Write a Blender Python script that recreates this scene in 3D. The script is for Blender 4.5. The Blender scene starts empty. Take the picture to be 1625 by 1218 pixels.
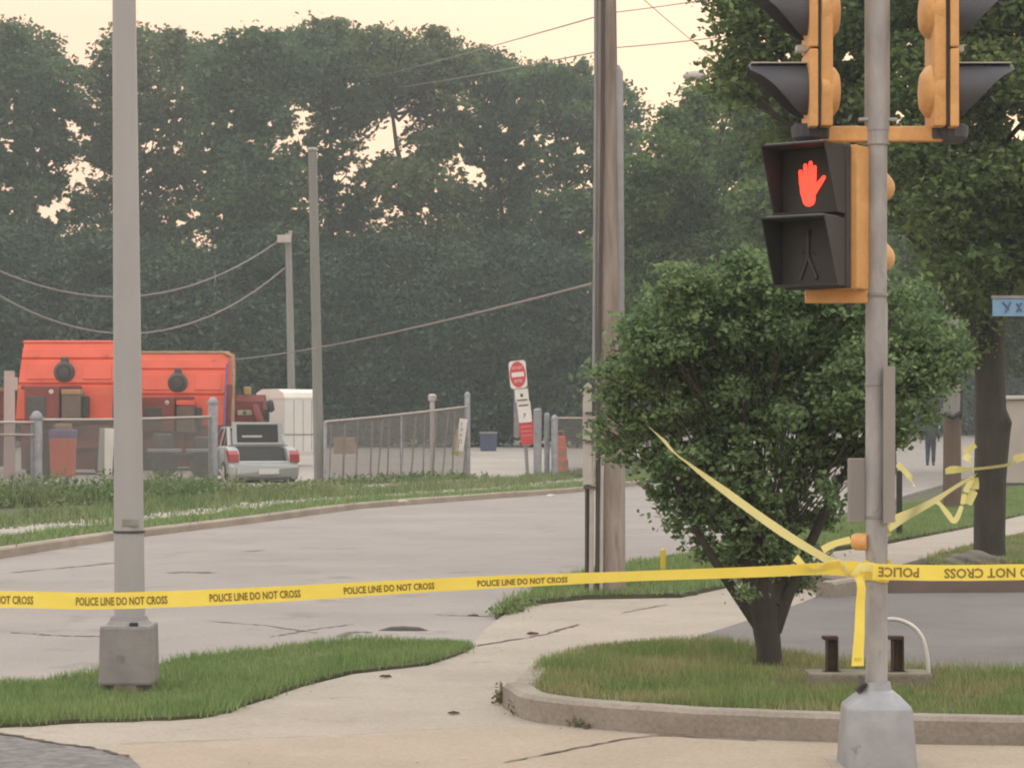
import bpy, bmesh, math, random
import numpy as np
from mathutils import Vector, Matrix
PI = math.pi
R = math.radians
C = bpy.context.scene.collection
random.seed(7)

# ------------------------------------------------------------------ camera, world, sun, exposure
FPX = 3600.0            # focal length in photograph pixels
CAMH = 1.6
HOR = 670.0             # eye level in photograph pixels
cam_d = bpy.data.cameras.new('camera'); cam = bpy.data.objects.new('camera', cam_d); C.objects.link(cam)
cam.location = (0, 0, CAMH); cam.rotation_euler = (R(90), 0, 0)
cam_d.sensor_fit = 'HORIZONTAL'; cam_d.sensor_width = 36; cam_d.lens = 36 * FPX / 1625
cam_d.shift_y = (HOR - 609) / 1625
cam_d.clip_start = .1; cam_d.clip_end = 3000
cam_d.dof.use_dof = False
bpy.context.scene.camera = cam

SUN_EL, SUN_AZ = 7.0, 12.0     # low evening sun beyond the trees, a little to the right
w = bpy.data.worlds.new('World'); bpy.context.scene.world = w; w.use_nodes = True
wn = w.node_tree.nodes; wl = w.node_tree.links
bg = wn['Background']
sky = wn.new('ShaderNodeTexSky'); sky.sky_type = 'NISHITA'; sky.sun_disc = False
sky.sun_elevation = R(SUN_EL); sky.sun_rotation = R(SUN_AZ)
sky.air_density = 1.0; sky.dust_density = 1.5; sky.ozone_density = 1.2
hs = wn.new('ShaderNodeMixRGB'); hs.blend_type = 'MIX'; hs.inputs['Fac'].default_value = .93
# even high veil of cloud: warm cream low down, cooler overhead
tcw = wn.new('ShaderNodeTexCoord'); sx_ = wn.new('ShaderNodeSeparateXYZ'); wl.new(tcw.outputs['Generated'], sx_.inputs[0])
rw = wn.new('ShaderNodeValToRGB'); rw.color_ramp.elements[0].position = .0; rw.color_ramp.elements[0].color = (.86, .465, .285, 1)
rw.color_ramp.elements[1].position = .62; rw.color_ramp.elements[1].color = (1.32, 1.24, 1.16, 1)
e_ = rw.color_ramp.elements.new(.17); e_.color = (.86, .52, .345, 1)
e_ = rw.color_ramp.elements.new(.34); e_.color = (1.0, .91, .80, 1)
wl.new(sx_.outputs['Z'], rw.inputs['Fac'])
vm = wn.new('ShaderNodeVectorMath'); vm.operation = 'SCALE'; vm.inputs['Scale'].default_value = 10.5
wl.new(rw.outputs['Color'], vm.inputs[0]); wl.new(vm.outputs['Vector'], hs.inputs['Color2'])
wl.new(sky.outputs['Color'], hs.inputs['Color1'])
wl.new(hs.outputs['Color'], bg.inputs['Color']); bg.inputs['Strength'].default_value = .11
sun_d = bpy.data.lights.new('sun', 'SUN'); sun_d.energy = .6; sun_d.angle = R(14); sun_d.color = (1, .86, .7)
sun = bpy.data.objects.new('sun', sun_d); C.objects.link(sun)
sd = Vector((math.sin(R(SUN_AZ)) * math.cos(R(SUN_EL)), math.cos(R(SUN_AZ)) * math.cos(R(SUN_EL)), math.sin(R(SUN_EL))))
sun.rotation_euler = sd.to_track_quat('Z', 'Y').to_euler()
vs = bpy.context.scene.view_settings
vs.view_transform = 'Standard'; vs.look = 'None'; vs.exposure = 0.60; vs.gamma = 1
cy = bpy.context.scene.cycles
cy.max_bounces = 6; cy.transparent_max_bounces = 8; cy.volume_bounces = 0; cy.use_denoising = True; cy.filter_width = 2.0

# ------------------------------------------------------------------ helpers
def sst(a, b, x):
    t = min(1, max(0, (x - a) / (b - a))); return t * t * (3 - 2 * t)
def H(x, y):
    """height of the land: level near the junction, rising gently beyond the yard and up the street"""
    l = .0137 * max(0, y - 65); r = .03 * max(0, y - 88)
    t = sst(2, 13, x); return l * (1 - t) + r * t
def P(px, py, Y):
    return Vector(((px - 812.5) / FPX * Y, Y, CAMH + (HOR - py) / FPX * Y))
def X(px, Y): return (px - 812.5) / FPX * Y
def G(px, py, z=0.0):
    Y = (CAMH - z) * FPX / (py - HOR)
    for _ in range(12):
        Y = (CAMH - z - H(X(px, Y), Y)) * FPX / (py - HOR)
    return Vector((X(px, Y), Y, z + H(X(px, Y), Y)))

MATS = {}
def mat(name, c, c2=None, scale=4, rough=.7, metal=0, bump=0, bscale=None, detail=6, spots=None, island=0, trans=0, emit=None, spec=None, thr=(.35, .65), coords='Object', stretch=None, grain=0):
    if name in MATS: return MATS[name]
    m = bpy.data.materials.new(name); m.use_nodes = True; MATS[name] = m
    n = m.node_tree.nodes; l = m.node_tree.links; b = n['Principled BSDF']
    b.inputs['Roughness'].default_value = rough; b.inputs['Metallic'].default_value = metal
    if spec is not None: b.inputs['Specular IOR Level'].default_value = spec
    tc = n.new('ShaderNodeTexCoord'); vec = tc.outputs[coords]
    if stretch:
        mp = n.new('ShaderNodeMapping'); mp.inputs['Scale'].default_value = stretch
        l.new(vec, mp.inputs['Vector']); vec = mp.outputs['Vector']
    c2 = c2 or tuple(v * .82 for v in c)
    nz = n.new('ShaderNodeTexNoise'); nz.inputs['Scale'].default_value = scale; nz.inputs['Detail'].default_value = detail
    nz.inputs['Roughness'].default_value = .6
    l.new(vec, nz.inputs['Vector'])
    cr = n.new('ShaderNodeValToRGB'); cr.color_ramp.elements[0].position = thr[0]; cr.color_ramp.elements[1].position = thr[1]
    cr.color_ramp.elements[0].color = (*c, 1); cr.color_ramp.elements[1].color = (*c2, 1)
    l.new(nz.outputs['Fac'], cr.inputs['Fac']); col = cr.outputs['Color']
    if spots:            # (colour, scale, low, high)
        n2 = n.new('ShaderNodeTexNoise'); n2.inputs['Scale'].default_value = spots[1]; n2.inputs['Detail'].default_value = 8
        n2.inputs['Roughness'].default_value = .7; l.new(vec, n2.inputs['Vector'])
        r2 = n.new('ShaderNodeMapRange'); r2.inputs['From Min'].default_value = spots[2]; r2.inputs['From Max'].default_value = spots[3]
        l.new(n2.outputs['Fac'], r2.inputs['Value'])
        mx = n.new('ShaderNodeMixRGB'); l.new(r2.outputs['Result'], mx.inputs['Fac']); l.new(col, mx.inputs['Color1'])
        mx.inputs['Color2'].default_value = (*spots[0], 1); col = mx.outputs['Color']
    if grain:
        n4 = n.new('ShaderNodeTexNoise'); n4.inputs['Scale'].default_value = 38; n4.inputs['Detail'].default_value = 4; n4.inputs['Roughness'].default_value = .8
        l.new(vec, n4.inputs['Vector']); r4 = n.new('ShaderNodeMapRange'); r4.inputs['From Min'].default_value = .3; r4.inputs['From Max'].default_value = .7
        r4.inputs['To Min'].default_value = 1 - grain; r4.inputs['To Max'].default_value = 1 + grain; l.new(n4.outputs['Fac'], r4.inputs['Value'])
        mx = n.new('ShaderNodeMixRGB'); mx.blend_type = 'MULTIPLY'; mx.inputs['Fac'].default_value = 1
        l.new(col, mx.inputs['Color1']); l.new(r4.outputs['Result'], mx.inputs['Color2']); col = mx.outputs['Color']
    if island:
        ge = n.new('ShaderNodeNewGeometry'); mr = n.new('ShaderNodeMapRange')
        mr.inputs['To Min'].default_value = 1 - island; mr.inputs['To Max'].default_value = 1 + island
        l.new(ge.outputs['Random Per Island'], mr.inputs['Value'])
        mx = n.new('ShaderNodeMixRGB'); mx.blend_type = 'MULTIPLY'; mx.inputs['Fac'].default_value = 1
        l.new(col, mx.inputs['Color1']); l.new(mr.outputs['Result'], mx.inputs['Color2']); col = mx.outputs['Color']
    l.new(col, b.inputs['Base Color'])
    if bump:
        n3 = n.new('ShaderNodeTexNoise'); n3.inputs['Scale'].default_value = bscale or scale * 6; n3.inputs['Detail'].default_value = 5
        l.new(vec, n3.inputs['Vector'])
        bp = n.new('ShaderNodeBump'); bp.inputs['Strength'].default_value = bump; bp.inputs['Distance'].default_value = .02
        l.new(n3.outputs['Fac'], bp.inputs['Height']); l.new(bp.outputs['Normal'], b.inputs['Normal'])
    if emit:
        b.inputs['Emission Color'].default_value = (*emit[0], 1); b.inputs['Emission Strength'].default_value = emit[1]
    if trans:
        tr = n.new('ShaderNodeBsdfTranslucent'); l.new(col, tr.inputs['Color'])
        ms = n.new('ShaderNodeMixShader'); ms.inputs['Fac'].default_value = trans
        l.new(b.outputs['BSDF'], ms.inputs[1]); l.new(tr.outputs['BSDF'], ms.inputs[2])
        l.new(ms.outputs['Shader'], n['Material Output'].inputs['Surface'])
    return m

def obj(name, me, m=None, parent=None, smooth=False):
    if isinstance(me, bmesh.types.BMesh):
        bm = me; me = bpy.data.meshes.new(name); bm.to_mesh(me); bm.free()
    o = bpy.data.objects.new(name, me); C.objects.link(o)
    if m is not None:
        for k in (m if isinstance(m, (list, tuple)) else [m]): me.materials.append(k)
    if smooth:
        me.polygons.foreach_set('use_smooth', [True] * len(me.polygons))
        try: me.set_sharp_from_angle(angle=R(40))
        except Exception: pass
    if parent is not None:
        o.parent = parent
        if parent.type == 'EMPTY' and parent.get('_w'):      # parts written in world coordinates
            o.matrix_parent_inverse = Matrix.Translation(parent.location).inverted()
    return o
def tag(o, label, cat, group=None, kind=None):
    o['label'] = label; o['category'] = cat
    if group: o['group'] = group
    if kind: o['kind'] = kind
    return o
def thing(name, label, cat, loc, rz=0, group=None, world=True):
    o = bpy.data.objects.new(name, None); C.objects.link(o); o.location = loc; o.rotation_euler = (0, 0, rz)
    o.empty_display_size = .2
    if world: o['_w'] = 1
    return tag(o, label, cat, group)
def struct(name, me, m):
    o = obj(name, me, m); o['kind'] = 'structure'; return o

def NB(): return bmesh.new()
def box(bm, c, s, M=None, bevel=0, mi=0, top=1.0):
    """box centred at c of size s, optionally tapered at the top, transformed by M"""
    r = bmesh.ops.create_cube(bm, size=1); vsx = r['verts']
    for v in vsx:
        k = top if v.co.z > 0 else 1
        v.co = Vector((v.co.x * s[0] * k, v.co.y * s[1] * k, v.co.z * s[2]))
    if bevel:
        es = list({e for v in vsx for e in v.link_edges})
        rb = bmesh.ops.bevel(bm, geom=es, offset=bevel, segments=2, affect='EDGES', profile=.6)
        vsx = list({v for f in rb['faces'] for v in f.verts} | {v for v in vsx if v.is_valid})
    for v in vsx:
        v.co = v.co + Vector(c)
        if M: v.co = M @ v.co
    for f in {f for v in vsx for f in v.link_faces}: f.material_index = mi
    return vsx
def tube(bm, pts, rad, n=8, cap=True, mi=0):
    pts = [Vector(p) for p in pts]
    rr = rad if isinstance(rad, (list, tuple)) else [rad] * len(pts)
    rings = []; up = Vector((0, 0, 1)); prev = None
    for i, p in enumerate(pts):
        d = (pts[min(i + 1, len(pts) - 1)] - pts[max(i - 1, 0)]).normalized()
        if prev is None:
            a = d.cross(up if abs(d.z) < .9 else Vector((1, 0, 0))).normalized()
        else:
            a = (prev - d * prev.dot(d)).normalized()
        prev = a; b = d.cross(a)
        rings.append([bm.verts.new(p + (a * math.cos(2 * PI * k / n) + b * math.sin(2 * PI * k / n)) * rr[i]) for k in range(n)])
    for i in range(len(rings) - 1):
        for k in range(n):
            f = bm.faces.new((rings[i][k], rings[i][(k + 1) % n], rings[i + 1][(k + 1) % n], rings[i + 1][k])); f.material_index = mi
    if cap:
        for q in (rings[0][::-1], rings[-1]):
            f = bm.faces.new(q); f.material_index = mi
def lathe(bm, prof, M=None, n=24, mi=0, sq=False):
    """profile [(r,z)] about z"""
    rings = []
    for r, z in prof:
        ring = []
        for k in range(n):
            a = 2 * PI * k / n + (PI / n)
            co = Vector((r * math.cos(a), r * math.sin(a), z)); ring.append(bm.verts.new(M @ co if M else co))
        rings.append(ring)
    for i in range(len(rings) - 1):
        for k in range(n):
            f = bm.faces.new((rings[i][k], rings[i][(k + 1) % n], rings[i + 1][(k + 1) % n], rings[i + 1][k])); f.material_index = mi
    for q in (rings[0][::-1], rings[-1]):
        f = bm.faces.new(q); f.material_index = mi
def prism(bm, poly, z1, z0, land=True):
    """flat polygon (x,y) with a skirt"""
    t = [bm.verts.new((p[0], p[1], z1 + (H(p[0], p[1]) if land else 0))) for p in poly]
    b = [bm.verts.new((p[0], p[1], z0 + (H(p[0], p[1]) if land else 0))) for p in poly]
    f = bm.faces.new(t); f.normal_update()
    if f.normal.z < 0: f.normal_flip()
    n = len(poly)
    for i in range(n): bm.faces.new((t[i], t[(i + 1) % n], b[(i + 1) % n], b[i]))
    bmesh.ops.triangulate(bm, faces=[f])
    bmesh.ops.recalc_face_normals(bm, faces=bm.faces)
def extr(bm, poly, a, b, M=None, mi=0):
    """polygon of (u,v) extruded from x=a to x=b; u->y, v->z"""
    A = [bm.verts.new((M or Matrix()) @ Vector((a, p[0], p[1]))) for p in poly]
    B = [bm.verts.new((M or Matrix()) @ Vector((b, p[0], p[1]))) for p in poly]
    fs = [bm.faces.new(A[::-1]), bm.faces.new(B)]
    n = len(poly)
    for i in range(n): fs.append(bm.faces.new((A[i], A[(i + 1) % n], B[(i + 1) % n], B[i])))
    for f in fs: f.material_index = mi
    bmesh.ops.recalc_face_normals(bm, faces=fs)
def resample(pts, n):
    pts = [Vector((p[0], p[1])) for p in pts]; L = [0]
    for i in range(len(pts) - 1): L.append(L[-1] + (pts[i + 1] - pts[i]).length)
    out = []
    for k in range(n):
        t = L[-1] * k / (n - 1); i = 0
        while i < len(L) - 2 and L[i + 1] < t: i += 1
        out.append(pts[i].lerp(pts[i + 1], (t - L[i]) / max(1e-9, L[i + 1] - L[i])))
    return out
def ribbon(bm, A, B, dz, m=5, skirt=.1):
    """sheet between two polylines of equal length, following the land"""
    n = len(A); g = []
    for i in range(n):
        row = []
        for j in range(m):
            p = A[i].lerp(B[i], j / (m - 1)); row.append(bm.verts.new((p.x, p.y, H(p.x, p.y) + dz)))
        g.append(row)
    for i in range(n - 1):
        for j in range(m - 1):
            bm.faces.new((g[i][j], g[i + 1][j], g[i + 1][j + 1], g[i][j + 1]))
    for j, s in ((0, 0), (m - 1, 1)):
        low = [bm.verts.new(r[j].co - Vector((0, 0, skirt))) for r in g]
        for i in range(n - 1): bm.faces.new((g[i][j], g[i + 1][j], low[i + 1], low[i]))
    bmesh.ops.recalc_face_normals(bm, faces=bm.faces)
    return bm
def mesh_quads(name, V):
    """V (N,4,3) quads"""
    me = bpy.data.meshes.new(name); N = len(V)
    me.vertices.add(N * 4); me.vertices.foreach_set('co', V.reshape(-1).astype(np.float32))
    me.loops.add(N * 4); me.loops.foreach_set('vertex_index', np.arange(N * 4, dtype=np.int32))
    me.polygons.add(N); me.polygons.foreach_set('loop_start', np.arange(0, N * 4, 4, dtype=np.int32))
    me.update(calc_edges=True); return me
def mesh_tris(name, V):
    me = bpy.data.meshes.new(name); N = len(V)
    me.vertices.add(N * 3); me.vertices.foreach_set('co', V.reshape(-1).astype(np.float32))
    me.loops.add(N * 3); me.loops.foreach_set('vertex_index', np.arange(N * 3, dtype=np.int32))
    me.polygons.add(N); me.polygons.foreach_set('loop_start', np.arange(0, N * 3, 3, dtype=np.int32))
    me.update(calc_edges=True); return me
def leaf_quads(cen, size, rng, flat=.35, asp=.55):
    N = len(cen)
    u = rng.normal(size=(N, 3)); u[:, 2] *= flat + .3; u /= np.linalg.norm(u, axis=1)[:, None]
    nrm = rng.normal(size=(N, 3)); nrm[:, 2] += 1.1 * (1 - flat); v = np.cross(nrm, u); v /= np.linalg.norm(v, axis=1)[:, None] + 1e-9
    s = size * (.6 + .8 * rng.random(N))[:, None]
    a = u * s * .5; b = v * s * .5 * asp
    return np.stack([cen - a, cen - a * .1 + b, cen + a, cen - a * .1 - b], axis=1)
def proj(p): return 812.5 + p[:, 0] / p[:, 1] * FPX, HOR - (p[:, 2] - CAMH) / p[:, 1] * FPX

def crown_pts(blobs, nspray, perspray, spray_r, rng, gaps=(), shell=.5):
    """leaf centres gathered in sprays through rounded masses. blobs: (x,y,z,r)"""
    B = np.array([[b[0], b[1], b[2], b[3]] for b in blobs]); wgt = B[:, 3] ** 2; wgt = wgt / wgt.sum()
    idx = rng.choice(len(B), nspray, p=wgt)
    d = rng.normal(size=(nspray, 3)); d /= np.linalg.norm(d, axis=1)[:, None]
    rad = (shell + (1.12 - shell) * rng.random(nspray) ** .7)[:, None]
    sp = B[idx, :3] + d * rad * B[idx, 3][:, None] * np.array([1, 1, .85])
    if False:
        px, py = proj(sp); keep = np.ones(len(sp), bool)
        for gx, gy, gr in gaps:
            keep &= ~(((px - gx) ** 2 + (py - gy) ** 2 < (gr * (.55 + .75 * rng.random(len(sp)))) ** 2) & (rng.random(len(sp)) < .93))
        sp = sp[keep]
    o = rng.normal(size=(len(sp), perspray, 3)); o /= np.linalg.norm(o, axis=2)[:, :, None]
    o = o * (rng.random((len(sp), perspray, 1)) ** .55) * 1.75 * spray_r * np.array([1, 1, .42]) * (.5 + rng.random((len(sp), 1, 1)))
    lf = (sp[:, None, :] + o).reshape(-1, 3)
    if gaps:
        px, py = proj(lf); keep = np.ones(len(lf), bool)
        for gx, gy, gr in gaps:
            th_ = np.arctan2(py - gy, px - gx); keep &= ~(((px - gx) ** 2 + ((py - gy) * 1.15) ** 2 < (gr * (.8 + .4 * rng.random(len(lf))) * (1 + .4 * np.sin(3 * th_ + gx) + .25 * np.sin(5 * th_ + gy))) ** 2))
        lf = lf[keep]
    return lf

def tree(name, label, cat, base, fork, blobs, leafmat, barkmat, tr, nspray, per, spr, leaf, seed, group=None, gaps=(), shell=.5, limbs=True, stems=None, flat=.35, leader=True):
    rng = np.random.default_rng(seed); rd = random.Random(seed)
    t = thing(name, label, cat, base, 0, group)
    bm = NB(); base = Vector(base); fork = Vector(fork)
    mid = base.lerp(fork, .5) + Vector((rd.uniform(-.3, .3) * tr, 0, 0))
    low = base - Vector((0, 0, .1))
    if stems is None:
        tube(bm, [low, base + Vector((0, 0, tr * .6)), mid, fork], [tr * 1.35, tr * 1.08, tr * .95, tr * .8], 12)
    else:
        for st in stems: tube(bm, [p for p, r in st], [r for p, r in st], 10)
    if limbs:
        tpb = max(blobs, key=lambda q: q[2] + q[3] * .3); tip = Vector(tpb[:3])
        if leader: tube(bm, [fork, fork.lerp(tip, .5) + Vector((tr * rd.uniform(-2, 2), 0, 0)), tip], [tr * .8, tr * .5, tr * .12], 8)
        for b in blobs:
            c = Vector(b[:3]); L = (c - fork).length
            if leader and rd.random() < .25: continue
            if leader:
                zt = c.z - .75 * math.hypot(c.x - fork.x, c.y - fork.y); zz = (base.z + fork.z) / 2
                if zt > fork.z: s = fork.lerp(tip, min(.8, (zt - fork.z) / max(.1, tip.z - fork.z)))
                else: s = mid.lerp(fork, min(1, max(.2, (zt - mid.z) / max(.1, fork.z - mid.z))))
            else: s = fork + Vector((rd.uniform(-.3, .3) * tr, rd.uniform(-.3, .3) * tr, rd.uniform(-1, .1) * tr))
            L = (c - s).length
            k = s.lerp(c, .5) + Vector((rd.uniform(-.12, .12) * L, rd.uniform(-.1, .1) * L, rd.uniform(-.1, .12) * L))
            r0 = rd.uniform(.25, .42) if leader else rd.uniform(.3, .4)
            tube(bm, [s, s.lerp(k, .5) + Vector((0, 0, -.03 * L)), k, c], [tr * r0, tr * r0 * .8, tr * r0 * .55, tr * .08], 6)
            for q in range(3):
                e = c + Vector((rd.uniform(-1, 1), rd.uniform(-1, 1), rd.uniform(-.5, 1))).normalized() * b[3] * .95
                tube(bm, [k.lerp(c, .5), c.lerp(e, .4), e], [tr * .14, tr * .09, tr * .03], 5)
    obj('trunk', bm, barkmat, t, smooth=True)
    pts = crown_pts(blobs, nspray, per, spr, rng, gaps, shell)
    obj('crown', mesh_quads('crown', leaf_quads(pts, leaf, rng, flat)), leafmat, t)
    return t

def blades(polys_xy, dens, h, wd, rng, ztop, holes=()):
    """grass blades over a polygon (list of (x,y)); returns (N,3,3)"""
    P2 = np.array([(p[0], p[1]) for p in polys_xy]); lo = P2.min(0); hi = P2.max(0)
    N = int((hi - lo).prod() * dens); q = lo + rng.random((N, 2)) * (hi - lo)
    ins = np.zeros(N, bool); j = len(P2) - 1
    for i in range(len(P2)):
        c = ((P2[i, 1] > q[:, 1]) != (P2[j, 1] > q[:, 1])) & (q[:, 0] < (P2[j, 0] - P2[i, 0]) * (q[:, 1] - P2[i, 1]) / (P2[j, 1] - P2[i, 1] + 1e-12) + P2[i, 0])
        ins ^= c; j = i
    q = q[ins]
    pat = np.sin(q[:, 0] * 4.3 + 2 * np.sin(q[:, 1] * 3.7)) * np.sin(q[:, 1] * 5.1 + 1.7 * np.sin(q[:, 0] * 2.9))
    q = q[rng.random(len(q)) < .72 + .45 * pat]; q = q + rng.normal(size=q.shape) * wd * (1.6 + 4.5 * (rng.random((len(q), 1)) < .22)); n = len(q)
    # patchy height
    hh = h * (.45 + .8 * rng.random(n)) * (.75 + .35 * np.sin(q[:, 0] * 3.1 + 1.3 * np.sin(q[:, 1] * 2.3)) * np.cos(q[:, 1] * 1.9))
    z = np.array([H(a, b) for a, b in q]) + ztop if ztop is not None else np.zeros(n)
    a = rng.random(n) * 2 * PI; lean = rng.normal(size=(n, 2)) * .35 * hh[:, None]
    b0 = np.stack([q[:, 0] - np.cos(a) * wd / 2, q[:, 1] - np.sin(a) * wd / 2, z - .01], 1)
    b1 = np.stack([q[:, 0] + np.cos(a) * wd / 2, q[:, 1] + np.sin(a) * wd / 2, z - .01], 1)
    tp = np.stack([q[:, 0] + lean[:, 0], q[:, 1] + lean[:, 1], z + hh], 1)
    return np.stack([b0, b1, tp], 1)

def textmesh(txt, size, name='text', ext=0.0, bold=0.0):
    cu = bpy.data.curves.new(name, 'FONT'); cu.body = txt; cu.size = size; cu.extrude = ext; cu.offset = bold
    cu.align_x = 'LEFT'; cu.align_y = 'CENTER'; cu.resolution_u = 2
    o = bpy.data.objects.new(name, cu); C.objects.link(o)
    dg = bpy.context.evaluated_depsgraph_get(); me = bpy.data.meshes.new_from_object(o.evaluated_get(dg))
    bpy.data.objects.remove(o); bpy.data.curves.remove(cu); me.materials.clear(); return me

# ------------------------------------------------------------------ materials
m_soil = mat('soil', (.075, .085, .04), (.05, .055, .03), 1.5, .95, bump=.4)
m_road = mat('road_surface', (.278, .257, .246), (.214, .199, .19), .5, .92, grain=.16, bump=.5, bscale=45, detail=12, spots=((.15, .139, .132), 1.3, .56, .72), thr=(.3, .72))
m_walk = mat('sidewalk_concrete', (.345, .31, .268), (.275, .245, .21), 1.1, .92, grain=.16, bump=.5, bscale=45, detail=12, spots=((.2, .175, .145), 3.1, .58, .76), thr=(.3, .72))
m_walk2 = mat('gutter_concrete', (.345, .29, .232), (.28, .235, .185), 1.3, .92, grain=.16, bump=.5, bscale=45, detail=12, thr=(.3, .72), spots=((.5, .3, .12), 1.7, .66, .74))
m_lot = mat('lot_asphalt', (.155, .15, .152), (.118, .114, .116), .8, .92, grain=.18, bump=.6, detail=12, bscale=70, spots=((.11, .105, .1), 1.4, .6, .7))
m_asph = mat('old_asphalt', (.19, .18, .18), (.10, .095, .098), 14, .9, bump=.6, bscale=60)
m_yard = mat('yard_concrete', (.345, .32, .295), (.28, .26, .24), .25, .9, bump=.1, spots=((.25, .23, .2), .5, .6, .7))
m_kerb = mat('kerb_concrete', (.27, .245, .215), (.2, .18, .155), 2.5, .9, grain=.2, bump=.3, bscale=30, spots=((.15, .13, .105), 5, .6, .72))
m_kerbt = mat('kerb_far_concrete', (.32, .27, .23), (.22, .19, .155), 1.2, .9, bump=.3, bscale=20)
m_kerbb = mat('brown_kerb', (.15, .115, .1), (.11, .09, .08), 2, .9, bump=.2)
m_crack = mat('crack', (.10, .085, .065), None, 6, .95); m_crackr = mat('road_crack', (.15, .138, .13), (.115, .105, .1), 9, .95)
m_grass = mat('grass', (.165, .265, .095), (.235, .31, .13), 1.6, .8, island=.35, trans=.3, spec=.2)
m_grassd = mat('dry_grass', (.185, .265, .095), (.30, .295, .15), 1.4, .85, island=.35, trans=.3, spec=.2, thr=(.42, .6))
m_weed = mat('weeds', (.13, .21, .08), (.22, .245, .12), .6, .8, island=.4, trans=.3, spec=.2)
m_leaf_far = mat('far_leaves', (.058, .112, .055), (.105, .165, .075), .28, .75, island=.4, trans=.4, spec=.15)
m_leaf_far2 = mat('far_leaves_yellow', (.075, .115, .05), (.125, .17, .07), .28, .75, island=.4, trans=.4, spec=.15)
m_leaf_wood = mat('wood_leaves', (.044, .082, .055), (.07, .115, .066), .25, .8, island=.4, trans=.2, spec=.1)
m_leaf_right = mat('street_tree_leaves', (.105, .17, .065), (.165, .225, .09), .7, .75, island=.45, trans=.45, spec=.2)
m_leaf_mid = mat('mid_tree_leaves', (.085, .15, .058), (.135, .205, .078), .4, .75, island=.45, trans=.45, spec=.2)
m_leaf_bush = mat('bush_leaves', (.125, .205, .10), (.195, .28, .135), 1.8, .75, island=.5, trans=.4, spec=.15)
m_bark = mat('bark', (.032, .029, .025), (.055, .049, .042), 9, .95, bump=.6, stretch=(1, 1, .3))
m_barkf = mat('far_bark', (.035, .033, .03), (.05, .045, .04), 3, .95)
m_pole = mat('grey_pole_paint', (.35, .36, .37), (.29, .30, .31), 1.4, .6, bump=.05, spots=((.24, .235, .22), 4, .62, .72), stretch=(1, 1, .35))
m_base = mat('base_casting', (.25, .25, .255), (.19, .19, .195), 5, .7, bump=.1, spots=((.13, .125, .12), 7, .6, .7))
m_galv = mat('galvanised', (.36, .37, .385), (.26, .265, .28), 9, .6, .25, bump=.12, spots=((.19, .165, .15), 14, .58, .72), stretch=(1, 1, .4))
m_sigor = mat('signal_yellow_paint', (.64, .35, .13), (.52, .28, .10), 7, .55, bump=.08, grain=.08, spots=((.34, .2, .1), 11, .6, .78))
m_vis = mat('visor_black', (.042, .045, .058), (.06, .062, .078), 6, .55)
m_visp = mat('pedestrian_visor', (.02, .02, .024), (.032, .032, .038), 6, .6)
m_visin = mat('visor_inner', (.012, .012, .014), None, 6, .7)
m_face = mat('signal_face', (.02, .02, .02), (.027, .027, .027), 8, .5)
m_hand = mat('lit_hand', (.5, .03, .02), (.45, .03, .02), 5, .5, emit=((1, .075, .04), .95))
m_walkf = mat('unlit_walker', (.045, .048, .045), None, 5, .6)
m_tab = mat('pale_tab', (.5, .48, .45), None, 5, .6)
m_tape = mat('tape_yellow', (.90, .76, .15), (.84, .70, .12), 6, .3, bump=.25, bscale=9, trans=.3, spec=.5)
m_tapel = mat('tape_pale', (.88, .82, .38), (.80, .76, .30), 3, .35, trans=.3, spec=.5)
m_ink = mat('tape_ink', (.23, .17, .035), None, 30, .6)
m_wood = mat('pole_wood', (.30, .265, .24), (.17, .14, .125), 8, .9, bump=.5, bscale=30, stretch=(1, 1, .12), spots=((.06, .045, .04), 5, .58, .7))
m_woodb = mat('pole_wood_brown', (.12, .085, .068), (.09, .065, .05), 5, .9, bump=.3, stretch=(1, 1, .1))
m_cond = mat('conduit_grey', (.25, .26, .275), (.2, .205, .22), 6, .6)
m_condw = mat('conduit_pale', (.42, .40, .38), (.34, .32, .3), 6, .6)
m_cable = mat('cable_black', (.055, .05, .05), None, 6, .6)
m_wire = mat('overhead_wire', (.24, .21, .2), None, 6, .6)
m_rust = mat('rusty_steel', (.035, .022, .018), (.06, .035, .025), 20, .85, bump=.4)
m_white = mat('white_pipe', (.62, .63, .62), (.5, .5, .5), 8, .5)
m_red = mat('red_orange_steel', (.68, .105, .05), (.58, .08, .04), 1.2, .5, bump=.03, spots=((.22, .04, .03), 2.5, .63, .75))
m_dred = mat('dark_red_steel', (.20, .035, .03), (.13, .03, .027), 2, .7, spots=((.06, .035, .03), 3, .55, .7))
m_dark = mat('dark_rubber', (.025, .025, .026), (.035, .035, .035), 5, .8)
m_dgrey = mat('dark_steel', (.07, .065, .065), (.045, .045, .045), 3, .7)
m_tan = mat('tan_steel', (.35, .22, .12), (.22, .14, .09), 3, .7)
m_carw = mat('car_silver_paint', (.31, .33, .34), (.27, .285, .295), 1, .35, .2)
m_glass = mat('car_glass', (.03, .035, .04), None, 2, .12)
m_tail = mat('tail_lamp', (.28, .02, .025), None, 2, .25)
m_plate = mat('plate', (.6, .62, .6), (.45, .47, .5), 20, .5)
m_trail = mat('white_panel', (.66, .67, .66), (.6, .61, .6), 1, .55)
m_fence = mat('fence_steel', (.31, .33, .37), (.22, .235, .265), 6, .6, .3)
m_fencew = mat('fence_wire', (.19, .185, .185), None, 6, .7)
m_slat = mat('fence_slat', (.24, .23, .225), (.16, .155, .15), 2, .8, island=.4)
m_railp = mat('pale_rail', (.42, .37, .36), (.33, .3, .29), 3, .6)
m_signw = mat('sign_white', (.72, .72, .70), (.65, .65, .63), 2, .5)
m_signr = mat('sign_red', (.55, .035, .045), (.48, .03, .04), 3, .5)
m_signk = mat('sign_black', (.03, .03, .03), None, 3, .5)
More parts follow.
